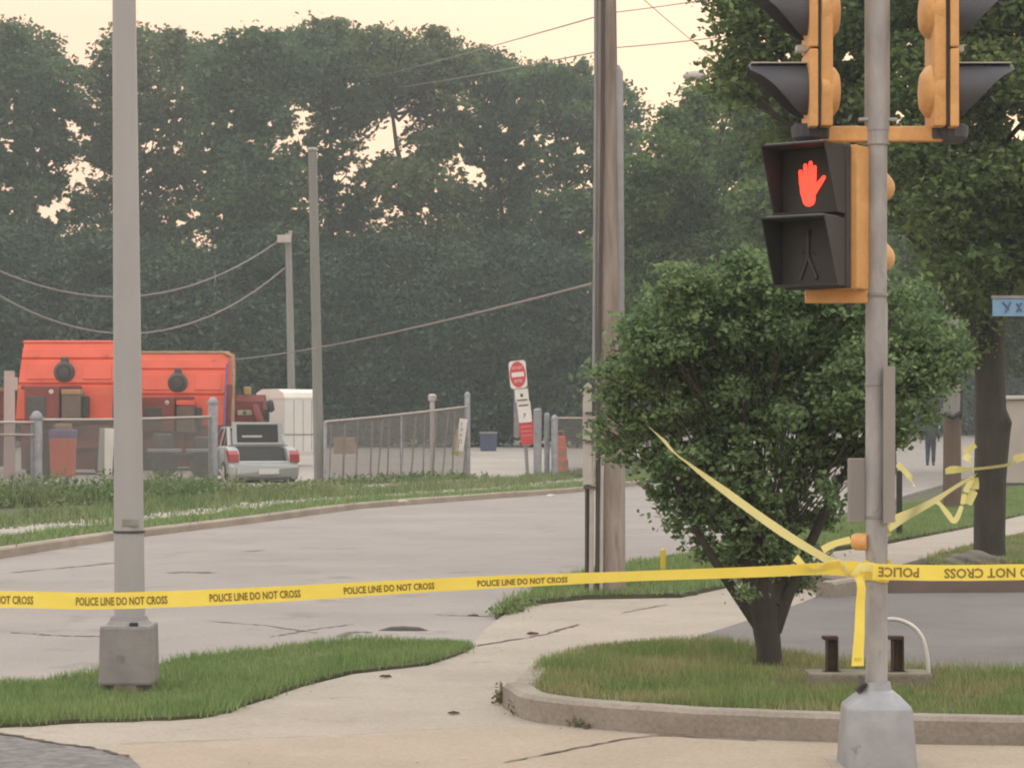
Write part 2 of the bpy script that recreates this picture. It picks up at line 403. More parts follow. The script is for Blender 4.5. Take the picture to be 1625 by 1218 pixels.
m_signb = mat('sign_blue', (.19, .36, .55), (.14, .29, .48), 6, .5)
m_back = mat('sign_back', (.27, .26, .26), (.23, .225, .225), 2, .55, .3)
m_orange = mat('orange_plastic', (.62, .12, .05), (.5, .1, .05), 2, .6)
m_violet = mat('violet_plastic', (.16, .11, .30), None, 2, .6)
m_blue = mat('blue_plastic', (.05, .075, .15), (.04, .05, .10), 2, .6)
m_ylw = mat('yellow_paint', (.55, .42, .03), None, 3, .5)
m_wall = mat('pale_wall', (.40, .375, .345), (.35, .33, .3), .8, .9, bump=.1)
m_cope = mat('wall_coping', (.55, .53, .49), None, 1, .8)
m_rock = mat('rock', (.17, .165, .145), (.11, .105, .09), 4, .95, bump=.8)
m_slab = mat('old_slab', (.22, .20, .16), (.14, .13, .1), 5, .95, bump=.5)
m_litter = mat('litter', (.5, .47, .42), (.35, .33, .28), 6, .8)

# ------------------------------------------------------------------ land, streets and paving
bm = NB()
xs = [-240, -150, -80, -50] + list(range(-40, 61, 2)) + [70, 90, 120, 180, 240]
ys = [-90, -20, 0] + list(range(4, 130, 3)) + [140, 160, 180, 200, 240, 290, 340]
g = [[bm.verts.new((x, y, min(H(x, y), 12) - .05)) for x in xs] for y in ys]
for i in range(len(ys) - 1):
    for j in range(len(xs) - 1): bm.faces.new((g[i][j], g[i][j + 1], g[i + 1][j + 1], g[i + 1][j]))
struct('ground', bm, m_soil)

# street running away to the right, from its far kerb line to the near verge
farK = [(-26, 4), (-17, 10)] + [G(*p) for p in [(-60, 897), (0, 885), (180, 857), (440, 825), (560, 808), (700, 797), (920, 781)]]
farK = [Vector((p[0], p[1])) for p in farK]
d = (farK[-1] - farK[-3]).normalized(); d = Vector((.285, 1)).normalized()
farK += [farK[-1] + d * 20, farK[-1] + d * 60, farK[-1] + d * 150]
nearK = [(-14, 4), (-8, 9.5)] + [G(*p) for p in [(-60, 1106), (0, 1097), (300, 1052), (560, 1025), (745, 1028), (800, 975), (925, 918), (1050, 893), (1150, 868)]]
nearK = [Vector((p[0], p[1])) for p in nearK]
d2 = Vector((.285, 1)).normalized()
nearK += [nearK[-1] + d2 * 30, nearK[-1] + d2 * 85, nearK[-1] + d2 * 178]
NS = 90
A = resample(farK, NS); B = resample(nearK, NS)
struct('street', ribbon(NB(), A, B, 0.0, 8, .05), m_road)

def far_line(off, n=NS):
    out = []
    for i in range(n):
        t = (A[min(i + 1, n - 1)] - A[max(i - 1, 0)]).normalized(); out.append(A[i] + Vector((-t.y, t.x)) * off)
    return out
# broken far kerb, swept
def kerb(name, path, w_, h_, m, seg=3):
    bm = NB(); rings = []
    for i, p in enumerate(path):
        t = (path[min(i + 1, len(path) - 1)] - path[max(i - 1, 0)]).normalized(); nrm = Vector((-t.y, t.x))
        hh = h_[i] if isinstance(h_, list) else h_
        z = H(p.x, p.y); r_ = .022
        q = [(0, -.05), (0, hh - r_), (r_, hh), (w_ - r_, hh), (w_, hh - r_), (w_, -.05)]
        jt = (random.uniform(-1, 1) * (.003 if w_ < .16 else .012), random.uniform(-1, .3) * (.003 if w_ < .16 else .015))
        rings.append([bm.verts.new((p.x + nrm.x * (a + jt[0]), p.y + nrm.y * (a + jt[0]), z + b + (jt[1] if b > 0 else 0))) for a, b in q])
    for i in range(len(rings) - 1):
        for k in range(5): bm.faces.new((rings[i][k], rings[i][k + 1], rings[i + 1][k + 1], rings[i + 1][k]))
    bm.faces.new(rings[0]); bm.faces.new(rings[-1][::-1])
    bmesh.ops.recalc_face_normals(bm, faces=bm.faces)
    return struct(name, bm, m)
kerb('kerb', far_line(0.0), .18, .12, m_kerbt)
L0, L1, L2, L3 = far_line(.18), far_line(1.15), far_line(2.35), far_line(40)
L3 = [Vector((L2[i].x - 40, L2[i].y + 3)) for i in range(NS)]
struct('verge', ribbon(NB(), L0, L1, .10, 2), m_soil)
struct('sidewalk_far', ribbon(NB(), L1, L2, .105, 2), m_yard)
struct('roadside_land', ribbon(NB(), L2, L3, .085, 20), m_soil)
# yard behind the fence
ya = [Vector(p) for p in ((-34, 50), (-34, 62), (-34, 80), (-34, 100), (-34, 135))]; ya = resample(ya, 50)
yb = resample([Vector(p) for p in ((-3, 50), (2.2, 57.0), (7, 74), (12, 92), (24, 135))], 50)
struct('yard_paving', ribbon(NB(), ya, yb, .125, 14), m_yard)
bm = NB(); pa = resample([Vector(p) for p in ((-1.2, 52), (-1.2, 61))], 6); pb = resample([Vector(p) for p in ((2.3, 55.6), (2.2, 58))], 6)
def rough(poly, step=.1, amp=.028, seed=1):
    rd = random.Random(seed); n_ = len(poly); out = []
    for i in range(n_):
        p0, p1, p2, p3 = [Vector((q[0], q[1])) for q in (poly[i - 1], poly[i], poly[(i + 1) % n_], poly[(i + 2) % n_])]
        L_ = (p2 - p1).length; k = max(1, min(60, int(L_ / step)))
        if L_ > 8: out.append(p1); continue
        c_ = .5 if (p1 - p0).length < 6 and (p3 - p2).length < 6 else 0
        for j in range(k):
            t = j / k; q = p1.lerp(p2, t)
            if c_: q = q.lerp(cr(p0, p1, p2, p3, t), .7)
            out.append(q + Vector((rd.gauss(0, amp) * .5, rd.gauss(0, amp) * .6)))
    return out
def cr(p0, p1, p2, p3, t): return .5 * ((2 * p1) + (p2 - p0) * t + (2 * p0 - 5 * p1 + 4 * p2 - p3) * t * t + (3 * p1 - p0 - 3 * p2 + p3) * t ** 3)
# near sidewalk and apron
swt = [(-500, 1150), (0, 1158), (120, 1151), (320, 1143), (400, 1120), (480, 1092), (560, 1072), (680, 1058), (745, 1028), (770, 1000), (800, 977),
       (835, 963), (930, 953), (1080, 950), (1150, 935), (1230, 905), (1310, 878), (1400, 866), (1540, 838), (1700, 800), (1900, 775)]
swb = [(1900, 800), (1700, 835), (1625, 845), (1560, 860), (1490, 880), (1400, 905), (1320, 940), (1200, 984), (1100, 1016), (960, 1100), (1000, 1150), (1900, 1150)]
pl = [G(*p) for p in swt + swb] + [Vector((12, 5)), Vector((-9, 5))]
bm = NB(); prism(bm, pl, .012, -.06); struct('sidewalk', bm, m_walk)
# gutter pan with the warmer concrete
gp = [G(*p) for p in [(190, 1184), (540, 1174), (800, 1158), (930, 1164), (1050, 1172), (1300, 1184), (1900, 1192)]] + [Vector((9, 5.5)), Vector((-1.2, 5.5))]
bm = NB(); prism(bm, [(p[0], p[1]) for p in gp], .018, -.03); struct('gutter', bm, m_walk2)
ap = [G(*p) for p in [(-400, 1140), (0, 1170), (80, 1184), (150, 1194), (205, 1208), (240, 1240)]] + [Vector((-2.2, 5.5)), Vector((-12, 5.5))]
bm = NB(); prism(bm, [(p[0], p[1]) for p in ap], .026, -.03); struct('near_road', bm, m_asph)
# parking lot behind the island
lp = [G(*p) for p in [(1000, 1075), (1100, 1016), (1200, 984), (1320, 944), (1400, 930), (1900, 920)]] + [G(1900, 1110), G(1300, 1110)]
bm = NB(); prism(bm, [(p[0], p[1]) for p in lp], .024, -.03); struct('parking_lot', bm, m_lot)
# near verge with the utility pole
vp = [(782, 983), (800, 968), (850, 944), (925, 917), (1050, 893), (1150, 867), (1300, 833), (1430, 806), (1560, 783), (1720, 766), (1860, 757)]
vq = [(1900, 772), (1700, 800), (1540, 838), (1400, 864), (1310, 876), (1230, 903), (1150, 934), (1080, 949), (930, 952), (835, 962), (800, 976)]
vpoly = rough([G(*p) for p in vp + vq], .16, .04, 2)
bm = NB(); prism(bm, [(p[0], p[1]) for p in vpoly], .05, -.05); struct('near_verge', bm, m_soil)
ipoly_px = [(845, 1082), (852, 1060), (880, 1042), (930, 1027), (1000, 1021), (1100, 1020), (1240, 1036), (1450, 1063), (1625, 1073), (1900, 1080), (1900, 1146), (1625, 1141), (1300, 1135), (1100, 1126), (1000, 1117), (900, 1106), (855, 1096)]
ipoly = [G(p[0], p[1], .12) for p in ipoly_px]
bm = NB(); prism(bm, [(p[0], p[1]) for p in ipoly], .12, -.05); struct('planting_island', bm, m_soil)
gpoly_px = [(-500, 1150), (0, 1157), (120, 1150), (320, 1142), (400, 1119), (480, 1091), (560, 1071), (680, 1057), (748, 1029), (560, 1026), (300, 1053), (0, 1098), (-60, 1107), (-500, 1130)]
gpoly = rough([G(*p) for p in gpoly_px], .09, .022, 3)
bm = NB(); prism(bm, [(p[0], p[1]) for p in gpoly], .03, -.05); struct('corner_verge', bm, m_soil)
# mound beside the street tree
mpx = [(1470, 894), (1500, 884), (1560, 868), (1640, 850), (1900, 812), (1900, 905), (1640, 905), (1500, 905)]
mpoly = rough([G(*p) for p in mpx], .15, .04, 4)
bm = NB(); prism(bm, [(p[0], p[1]) for p in mpoly], .05, -.05); struct('tree_lawn', bm, m_soil)
# island kerb: front face then a return that sinks into the apron
kp = [(930, 1024, .13), (872, 1040, .13), (836, 1060, .14), (812, 1084, .145), (800, 1108, .15), (803, 1128, .15), (840, 1147, .15), (930, 1158, .15), (1050, 1168, .15), (1100, 1171, .15), (1300, 1180, .15), (1625, 1187, .15), (1900, 1191, .15)]
kg = []
for i, (a, b, hh) in enumerate(kp):
    p = G(a, b, .13) if i < 4 else G(a, b, .06 if i == 4 else 0); kg.append((Vector((p.x, p.y)), hh))
def cr(p0, p1, p2, p3, t): return .5 * ((2 * p1) + (p2 - p0) * t + (2 * p0 - 5 * p1 + 4 * p2 - p3) * t * t + (3 * p1 - p0 - 3 * p2 + p3) * t ** 3)
pth, hts = [], []
for i in range(len(kg) - 1):
    a = [kg[max(i - 1, 0)], kg[i], kg[i + 1], kg[min(i + 2, len(kg) - 1)]]
    for t in (0, .25, .5, .75):
        pth.append(cr(a[0][0], a[1][0], a[2][0], a[3][0], t)); hts.append(a[1][1] * (1 - t) + a[2][1] * t)
kerb('island_kerb', pth, .15, hts, m_kerb)
kb = resample([Vector(G(*p)[:2]) for p in [(1322, 944), (1365, 943), (1410, 945), (1625, 943), (1900, 938)]], 20)
kerb('lot_kerb', kb, .9, .16, m_kerbb)
kb = resample([Vector(G(*p)[:2]) for p in [(1322, 952), (1350, 948), (1392, 946)]], 8)
kerb('kerb_end', kb, .18, .17, m_kerb)
# cracks and joints in the paving: thin irregular strips
def crack(pts_px, wid, name='pavement_crack', z=.0225, seed=1):
    rd = random.Random(seed); P_ = resample([Vector(G(*p)[:2]) for p in pts_px], 26); bm = NB(); prev = None
    for i, p in enumerate(P_):
        t = (P_[min(i + 1, 25)] - P_[max(i - 1, 0)]).normalized(); n_ = Vector((-t.y, t.x)); wv = wid * rd.uniform(.15, 1.2)
        o_ = rd.uniform(-1, 1) * wid * .8
        a = bm.verts.new((p.x + n_.x * (o_ + wv), p.y + n_.y * (o_ + wv), z)); b = bm.verts.new((p.x + n_.x * (o_ - wv), p.y + n_.y * (o_ - wv), z))
        if prev: bm.faces.new((prev[0], a, b, prev[1]))
        prev = (a, b)
    struct(name, bm, m_crackr if 'road' in name and z < .01 else m_crack)
crack([(745, 1029), (800, 1020), (860, 1010), (920, 993)], .018, seed=2, z=.0165)
crack([(985, 975), (1010, 970), (1060, 961)], .012, seed=4, z=.0165)
crack([(800, 1216), (900, 1196), (980, 1180), (1050, 1172), (1200, 1181)], .012, seed=3)
crack([(190, 1186), (400, 1178), (560, 1172), (800, 1156)], .004, seed=5)
crack([(1045, 1172), (1060, 1171), (1090, 1172)], .016, seed=6)
crack([(20, 1003), (90, 1008), (170, 1010)], .03, 'road_crack', .004, 7)
crack([(330, 985), (420, 992), (500, 1004)], .02, 'road_crack', .004, 8)
crack([(430, 1010), (500, 998), (560, 990)], .02, 'road_crack', .004, 9)
crack([(540, 1010), (560, 1002), (590, 1003)], .04, 'road_crack', .004, 10)
crack([(270, 909), (300, 907), (335, 909)], .09, 'road_patch', .004, 11)
crack([(20, 908), (110, 900), (180, 893)], .05, 'road_crack', .004, 12)
crack([(690, 975), (770, 978), (840, 972)], .02, 'road_crack', .004, 13)
crack([(390, 875), (415, 873)], .06, 'road_crack', .004, 14)
crack([(0, 1171), (80, 1186), (150, 1196), (206, 1209)], .016, 'road_crack', .031, 15)
crack([(1240, 1022), (1420, 1030), (1625, 1034)], .006, 'lot_crack', .029, 16)
bm = NB(); c = G(640, 1000); tube(bm, [c + Vector((-.2, 0, -.01)), c + Vector((-.1, .01, -.005)), c + Vector((0, 0, -.004)), c + Vector((.12, -.01, -.006)), c + Vector((.2, 0, -.01))], [.01, .035, .04, .035, .01], 8)
tag(obj('road_debris', bm, m_dgrey), 'flat dark scrap lying on the road near the grass corner', 'debris')

# ------------------------------------------------------------------ grass
rng = np.random.default_rng(11)
def grass(name, poly, dens, h, wd, z, m, label=None):
    o = obj(name, mesh_tris(name, blades(poly, dens, h, wd, rng, z)), m); tag(o, label, 'grass', kind='stuff'); return o
gp2 = [p for p in gpoly if p.x > -3.9]
grass('grass', gp2, 9000, .075, .007, .03, m_grass, 'green uncut grass around the base of the light pole')
gi = [G(p[0], p[1], .12) for p in ipoly_px if p[0] < 1890]; gi = gi[:9] + [G(1700, 1076, .12), G(1700, 1143, .12)] + gi[9:]
grass('grass', gi, 7000, .085, .007, .12, m_grassd, 'yellowing grass on the kerbed island under the small tree')
grass('grass', vpoly, 2200, .08, .012, .05, m_grass, 'grass strip between the street and sidewalk around the wooden pole')
grass('grass', mpoly, 2200, .07, .012, .05, m_grassd, 'patchy grass around the foot of the big street tree')
def strip_grass(Aq, Bq, i0, i1, dens, h, wd, z, m, label, skip=0):
    poly = [*Aq[i0:i1], *Bq[i0:i1][::-1]]
    return grass('grass', [(p.x, p.y) for p in poly], dens, h, wd, z, m, label)
i0 = 12; i1 = 50
strip_grass(far_line(.16), L1, i0, i1, 500, .11, .022, .1, m_grass, 'grass verge along the far kerb of the street')
strip_grass(far_line(1.9), far_line(3.6), i0, i1, 260, .22, .03, .1, m_weed, 'weeds creeping over the far sidewalk')
strip_grass(far_line(.2), far_line(3.0), 28, 46, 260, .13, .028, .1, m_grass, 'grass growing over the broken part of the far sidewalk')

strip_grass(far_line(1.2), far_line(2.3), 16, 52, 70, .12, .03, .105, m_weed, 'tufts of grass growing through the joints of the far sidewalk')
def weeds(name, line, n, h, spread, seed, label, m=m_weed, leaf=.09, taper=0):
    """tall weeds: stalks with leaves in clumps along a polyline"""
    rg = np.random.default_rng(seed); Pn = resample(line, 200)
    idx = rg.random(n) * 198; a = np.array([[Pn[int(i)].lerp(Pn[int(i) + 1], i % 1).x, Pn[int(i)].lerp(Pn[int(i) + 1], i % 1).y] for i in idx])
    a += rg.normal(size=a.shape) * spread
    hh = h * (.4 + .8 * rg.random(n)) * (.6 + .3 * np.sin(idx * .35) + .3 * np.sin(idx * .93 + 2 * np.sin(idx * .21))) * (1 - taper * idx / 198); lv = []
    for k in range(9):
        t = (k + .5) / 9
        z = np.array([H(p[0], p[1]) for p in a]) + (.08 if leaf > .05 else .02) + hh * t
        lv.append(np.stack([a[:, 0] + rg.normal(size=n) * .75 * leaf * (1.1 - t), a[:, 1] + rg.normal(size=n) * .75 * leaf, z], 1))
    o = obj(name, mesh_quads(name, leaf_quads(np.concatenate(lv), leaf, rg, .9, .5)), m); tag(o, label, 'weeds', kind='stuff'); return o
F0 = [Vector(p) for p in ((-14, 36.0), (X(58, 42.5), 42.5), (X(338, 47.5), 47.5), (X(520, 53), 53))]
F0w = [p + Vector((.25, -.6)) for p in F0]
weeds('weeds', [F0w[2], F0w[3]], 900, .2, .4, 25, 'low weeds in front of the silver car')
fw = [(p.x, p.y) for p in F0w[:3]]; fwp = [(a_ + .5, b_ - .9) for a_, b_ in fw] + [(a_ - .3, b_ + .9) for a_, b_ in fw][::-1]
grass('grass', fwp, 380, .48, .03, .1, m_weed, 'tall seeding grass along the foot of the left fence')
weeds('weeds', F0w[:3], 3600, .62, .5, 5, 'tall weeds growing through the foot of the left chain link fence', taper=.25)
weeds('weeds', [Vector((X(520, 54), 53.5)), Vector((X(745, 60), 59.6))], 1200, .24, .35, 6, 'low weeds along the foot of the leaning slatted fence')
weeds('weeds', [Vector((X(845, 60), 60.2)), Vector((X(925, 61), 60.8))], 120, .16, .2, 7, 'small weeds at the foot of the gate posts')
weeds('weeds', [Vector(G(795, 978)[:2]), Vector(G(835, 962)[:2])], 160, .09, .05, 8, 'weeds sprouting at the tip of the near verge', leaf=.03)
weeds('weeds', [Vector(G(808, 1137)[:2]), Vector(G(935, 1160)[:2])], 26, .07, .01, 9, 'weeds sprouting along the bottom of the island kerb', mat('dry_weed', (.15, .12, .06), (.09, .11, .045), 4, .9), leaf=.02)
weeds('weeds', [Vector(G(799, 1110)[:2]), Vector(G(796, 1122)[:2])], 40, .1, .02, 10, 'dry tuft of weed against the rounded kerb end', MATS['dry_weed'], leaf=.022)

# ------------------------------------------------------------------ wood and trees beyond the yard
def BL(lst, Y, dy, seed):
    rd = random.Random(seed); out = []
    for px, py, r in lst:
        yy = Y + rd.uniform(-dy, dy); p = P(px, py, yy); out.append((p.x, p.y, p.z, r / FPX * yy))
    return out
GAPS = [(480, 185, 13), (472, 215, 11), (560, 268, 9), (625, 200, 15), (640, 243, 12), (585, 262, 7), (750, 272, 17), (765, 285, 12), (80, 335, 20), (100, 325, 16), (125, 278, 13), (118, 205, 10), (240, 235, 13), (285, 355, 11), (262, 352, 8), (310, 340, 9), (600, 322, 8),
        (555, 135, 7), (625, 155, 6), (752, 133, 6), (730, 172, 7), (20, 335, 7), (110, 395, 6), (210, 345, 8), (290, 140, 5), (325, 135, 4), (415, 205, 5), (890, 248, 7), (860, 254, 6), (830, 262, 7), (918, 240, 9), (932, 265, 7), (893, 300, 6), (935, 290, 6), (800, 255, 6)]
GAPS = [(a_, b_, r_ * .85) for a_, b_, r_ in GAPS]; rg_ = random.Random(77)
for k in range(170): GAPS.append((rg_.uniform(0, 1000), rg_.choice((rg_.uniform(140, 345), rg_.uniform(180, 300))), rg_.uniform(2.5, 6.5)))
WB = []
rd = random.Random(3)
for k in range(90):
    px = -150 + k * 22 + rd.uniform(-10, 10)
    for py, r in ((430 + rd.uniform(-25, 20), 55), (520, 62), (600, 62), (670, 55)):
        if px > 1000: py = py - 60 if py < 500 else py
        WB.append((px, py + rd.uniform(-15, 15), r))
wb = BL(WB, 122, 5, 4)
pts = crown_pts(wb, 26000, 12, .5, np.random.default_rng(5), (), .3)
WB2 = []
for k in range(56):
    px = -150 + k * 22
    for py, r in ((455 + rd.uniform(-50, 20), 42), (510, 45), (560, 45), (620, 45), (672, 38)): WB2.append((px + rd.uniform(-9, 9), py + rd.uniform(-22, 12), r))
pts = np.concatenate([pts, crown_pts(BL([q for q in WB2 if q[0] < 1300], 97, 1.5, 8), 22000, 12, .5, np.random.default_rng(8), (), .2)])
o = obj('far_wood', mesh_quads('far_wood', leaf_quads(pts, .25, np.random.default_rng(6), .35)), m_leaf_wood)
tag(o, 'dark mass of woodland closing the view behind the yard', 'woodland', kind='stuff')

FT = [  # label, trunk px, base Y, fork py, blobs
 ('broad dark tree at the left edge of the photo', 20, 104, 470, [(-60, 150, 95), (20, 115, 75), (75, 140, 60), (100, 185, 45), (20, 200, 80), (-50, 270, 90), (40, 260, 60), (-10, 340, 60), (60, 400, 60), (120, 430, 70), (-40, 430, 70), (150, 330, 30), (100, 240, 36), (50, 320, 40), (115, 340, 34), (85, 290, 28)]),
 ('dark tree rising just behind the grey light pole', 215, 108, 430, [(215, 100, 55), (180, 135, 40), (265, 85, 42), (300, 110, 50), (205, 180, 60), (280, 175, 70), (170, 240, 45), (230, 290, 50), (305, 245, 60), (330, 300, 50), (200, 400, 60), (270, 420, 60), (175, 300, 35), (150, 200, 32), (265, 345, 45), (190, 350, 40), (235, 240, 34), (300, 350, 40)]),
 ('tall dark tree with a rounded top left of the tallest crown', 395, 100, 420, [(345, 110, 45), (400, 90, 50), (370, 160, 60), (440, 125, 60), (420, 190, 60), (360, 240, 55), (410, 280, 70), (370, 340, 60), (440, 350, 60), (400, 420, 70)]),
 ('tallest dark tree above the bare grey pole', 520, 106, 400, [(470, 85, 42), (510, 65, 38), (545, 55, 32), (560, 105, 50), (505, 130, 55), (540, 190, 55), (590, 160, 45), (530, 240, 40), (480, 240, 32), (490, 290, 50), (560, 330, 50), (500, 380, 65), (580, 410, 60)]),
 ('broad dark tree with sky gaps through its middle', 670, 102, 420, [(600, 80, 35), (640, 100, 45), (690, 85, 40), (665, 140, 50), (715, 120, 42), (620, 120, 40), (695, 190, 50), (680, 240, 45), (610, 290, 45), (660, 300, 55), (720, 320, 50), (690, 380, 65), (630, 400, 60)]),
 ('dark tree between the broad tree and the wooden pole', 800, 107, 430, [(750, 110, 34), (790, 110, 36), (770, 160, 50), (820, 150, 45), (800, 205, 50), (850, 200, 45), (815, 320, 50), (760, 340, 45), (790, 400, 65), (850, 350, 50), (745, 220, 35), (780, 265, 40), (845, 275, 42), (815, 245, 35)]),
 ('dark tree showing on both sides of the wooden pole', 915, 101, 430, [(860, 130, 36), (900, 130, 36), (940, 140, 42), (985, 175, 36), (900, 180, 50), (950, 205, 50), (1000, 220, 22), (975, 260, 34), (900, 330, 50), (950, 340, 55), (985, 310, 38), (895, 265, 40), (940, 270, 36), (870, 400, 60), (940, 420, 60)])]
for k, (lab, px, Y, fy, bl) in enumerate(FT):
    xx = X(px, Y); b = Vector((xx, Y, H(xx, Y) + .1)); f = P(px + 5, fy, Y)
    area = sum(q[2] ** 2 for q in bl) / 30000
    rd = random.Random(200 + k)
    bl = [(a + rd.uniform(-6, 6), c + rd.uniform(-6, 6), r * .88) for a, c, r in bl]
    for a, c, r in list(bl):
        if c < 300:
            for q in range(3):
                an = rd.uniform(-PI, 0); bl.append((a + math.cos(an) * r * .95, c + math.sin(an) * r * .9, r * rd.uniform(.18, .34)))
    tree('tree', lab, 'tree', b, f, BL(bl, Y, 3.0, 30 + k), (m_leaf_far, m_leaf_far2)[k % 3 == 1], m_barkf, .2, int(1050 * area), 28, .46, .26, 50 + k, 'dark trees beyond the yard', GAPS, .35)

# mid distance trees to the right of the wooden pole
MT = [
 ('loose green tree right of the wooden pole under open sky', 1110, 68, 520, [(1075, 200, 35), (1120, 165, 32), (1150, 150, 28), (1060, 260, 50), (1120, 240, 60), (1010, 310, 45), (1050, 340, 60), (1120, 330, 65), (1000, 400, 50), (1070, 430, 60), (1150, 400, 60), (1010, 480, 45), (1030, 270, 30), (1100, 500, 50), (1180, 480, 60), (1000, 560, 40)]),
 ('green tree behind the pedestrian signal', 1300, 62, 520, [(1210, 250, 60), (1270, 180, 60), (1230, 330, 60), (1320, 270, 60), (1350, 360, 60), (1240, 420, 60), (1300, 470, 60), (1380, 450, 60), (1200, 180, 40), (1330, 150, 50)]),
 ('green tree behind the right side of the signal pole', 1412, 70, 540, [(1420, 240, 60), (1460, 330, 65), (1500, 250, 60), (1420, 400, 60), (1500, 400, 60), (1440, 490, 60), (1510, 500, 60), (1470, 570, 45), (1560, 330, 60), (1430, 570, 40)]),
 ('green tree filling the right edge of the photo', 1650, 76, 560, [(1580, 420, 55), (1640, 400, 60), (1600, 500, 55), (1680, 480, 70), (1630, 560, 45), (1700, 300, 80), (1580, 560, 35), (1700, 570, 60)])]
for k, (lab, px, Y, fy, bl) in enumerate(MT):
    xx = X(px, Y); b = Vector((xx, Y, H(xx, Y) + .1)); f = P(px, fy, Y)
    area = sum(q[2] ** 2 for q in bl) / 30000
    tree('tree', lab, 'tree', b, f, BL(bl, Y, 2.2, 70 + k), m_leaf_mid, m_barkf, .2, int(1100 * area), 30, .33, .19, 80 + k, 'green trees beyond the street', (), .35)
# hedge of shrubs up the right side of the street, beyond the person
sb = [(1400 + 24 * k, 655 - (k % 3) * 10, 30) for k in range(16)]
pts = crown_pts(BL([(a, b - 25, r) for a, b, r in sb], 150, 6, 9), 1200, 12, .4, np.random.default_rng(15), (), .2)
tag(obj('undergrowth', mesh_quads('undergrowth', leaf_quads(pts, .4, np.random.default_rng(16))), m_leaf_mid), 'undergrowth closing the top of the rising street', 'undergrowth', kind='stuff')
pts = crown_pts(BL([(a, 668 + (a % 3) * 5, 24) for a in range(500, 1040, 22)], 112, 2, 9), 1500, 12, .35, np.random.default_rng(17), (), .2)
tag(obj('undergrowth', mesh_quads('undergrowth', leaf_quads(pts, .3, np.random.default_rng(18))), m_leaf_wood), 'dark undergrowth along the back of the yard', 'undergrowth', kind='stuff')

# big street tree at right
Y = 26.2; b = G(1570, 890); Y = b.y
bl = [(1260, 60, 90), (1190, 30, 60), (1200, 110, 60), (1330, 20, 90), (1420, 60, 100), (1500, 20, 100), (1600, 40, 110), (1340, 130, 70), (1280, 170, 60), (1430, 160, 80), (1530, 140, 90), (1640, 160, 80), (1480, 260, 70), (1560, 300, 60), (1530, 380, 50), (1600, 400, 40), (1700, 260, 90), (1180, -60, 90), (1300, -90, 100), (1450, -100, 120), (1620, -100, 120), (1160, 130, 35), (1250, 240, 40), (1410, 250, 45), (1660, 380, 50), (1480, 350, 40), (1560, 320, 75), (1500, 420, 58), (1602, 420, 48), (1470, 330, 65), (1625, 330, 65), (1505, 480, 48), (1506, 550, 30), (1560, 410, 50), (1590, 250, 60), (1540, 470, 35), (1420, 330, 50)]
tree('street_tree', 'big tree with dark knobbly trunk on the verge at right, leafy crown overhanging', 'tree', b, P(1572, 330, Y), [(a_, b_ - (1.0 if c_ < 6.5 and a_ > 4 else 0), c_, r_) for a_, b_, c_, r_ in BL(bl, Y, 1.0, 90)], m_leaf_right, m_bark, .19, 3300, 34, .19, .085, 91, None,
     [(1240, 90, 12), (1215, 60, 9), (1170, 190, 12), (1345, 90, 9), (1440, 70, 7), (1430, 180, 8), (1615, 210, 16), (1560, 270, 9), (1540, 240, 8), (1345, 190, 6), (1400, 30, 5), (1230, 120, 7)], .3,
     stems=[[(b - Vector((0, 0, .1)), .20), (P(1570, 860, Y), .18), (P(1571, 760, Y), .185), (P(1575, 690, Y), .20), (P(1576, 672, Y), .215), (P(1572, 650, Y), .18), (P(1570, 560, Y), .17), (P(1567, 480, Y), .19), (P(1572, 330, Y), .17), (P(1560, 200, Y), .13)],
            [(P(1565, 540, Y), .12), (P(1545, 470, Y + .1), .10), (P(1500, 380, Y + .3), .08), (P(1450, 280, Y + .3), .05)],
            [(P(1575, 500, Y), .12), (P(1610, 400, Y), .09), (P(1650, 280, Y), .06)],
            [(P(1590, 655, Y - .1), .05), (P(1597, 672, Y - .14), .065), (P(1592, 690, Y - .1), .05)]])

# small multi-stem tree on the island
b = G(1222, 1056, .12); Y = b.y
bl = [(1180, 510, 100), (1085, 530, 85), (1300, 510, 100), (1415, 545, 90), (1020, 610, 70), (1150, 620, 115), (1280, 630, 120), (1400, 620, 95), (1005, 690, 55), (1075, 720, 80), (1190, 740, 100), (1300, 720, 80),
      (1125, 800, 55), (1200, 830, 60), (1265, 800, 45), (1360, 690, 55), (1185, 450, 60), (1462, 580, 62), (1480, 545, 50), (1090, 465, 50), (1320, 455, 55), (1240, 440, 45), (1050, 780, 35), (1085, 830, 30), (1130, 865, 30), (1200, 880, 45), (985, 640, 35), (1020, 540, 45), (1330, 780, 28), (1310, 830, 24), (1285, 880, 22), (1405, 690, 28), (1150, 890, 22), (1270, 925, 18), (1190, 940, 15)]
st = [[(b - Vector((0, 0, .08)), .085), (P(1220, 1030, Y), .078), (P(1215, 990, Y), .085), (P(1208, 950, Y), .10), (P(1200, 900, Y), .10), (P(1190, 830, Y), .06), (P(1180, 700, Y), .035), (P(1175, 520, Y), .015)],
      [(P(1212, 1005, Y), .04), (P(1180, 958, Y), .036), (P(1150, 915, Y - .05), .03), (P(1110, 850, Y - .1), .022), (P(1060, 740, Y - .15), .014)],
      [(P(1228, 1000, Y), .05), (P(1248, 950, Y), .038), (P(1270, 900, Y + .05), .036), (P(1300, 830, Y + .1), .03), (P(1345, 740, Y + .1), .02), (P(1400, 640, Y), .012)],
      [(P(1225, 960, Y), .06), (P(1240, 900, Y + .1), .05), (P(1260, 800, Y + .15), .04), (P(1290, 640, Y + .15), .02)],
      [(P(1200, 940, Y), .05), (P(1160, 830, Y + .15), .04), (P(1110, 680, Y + .2), .02)]]
rb = random.Random(9)
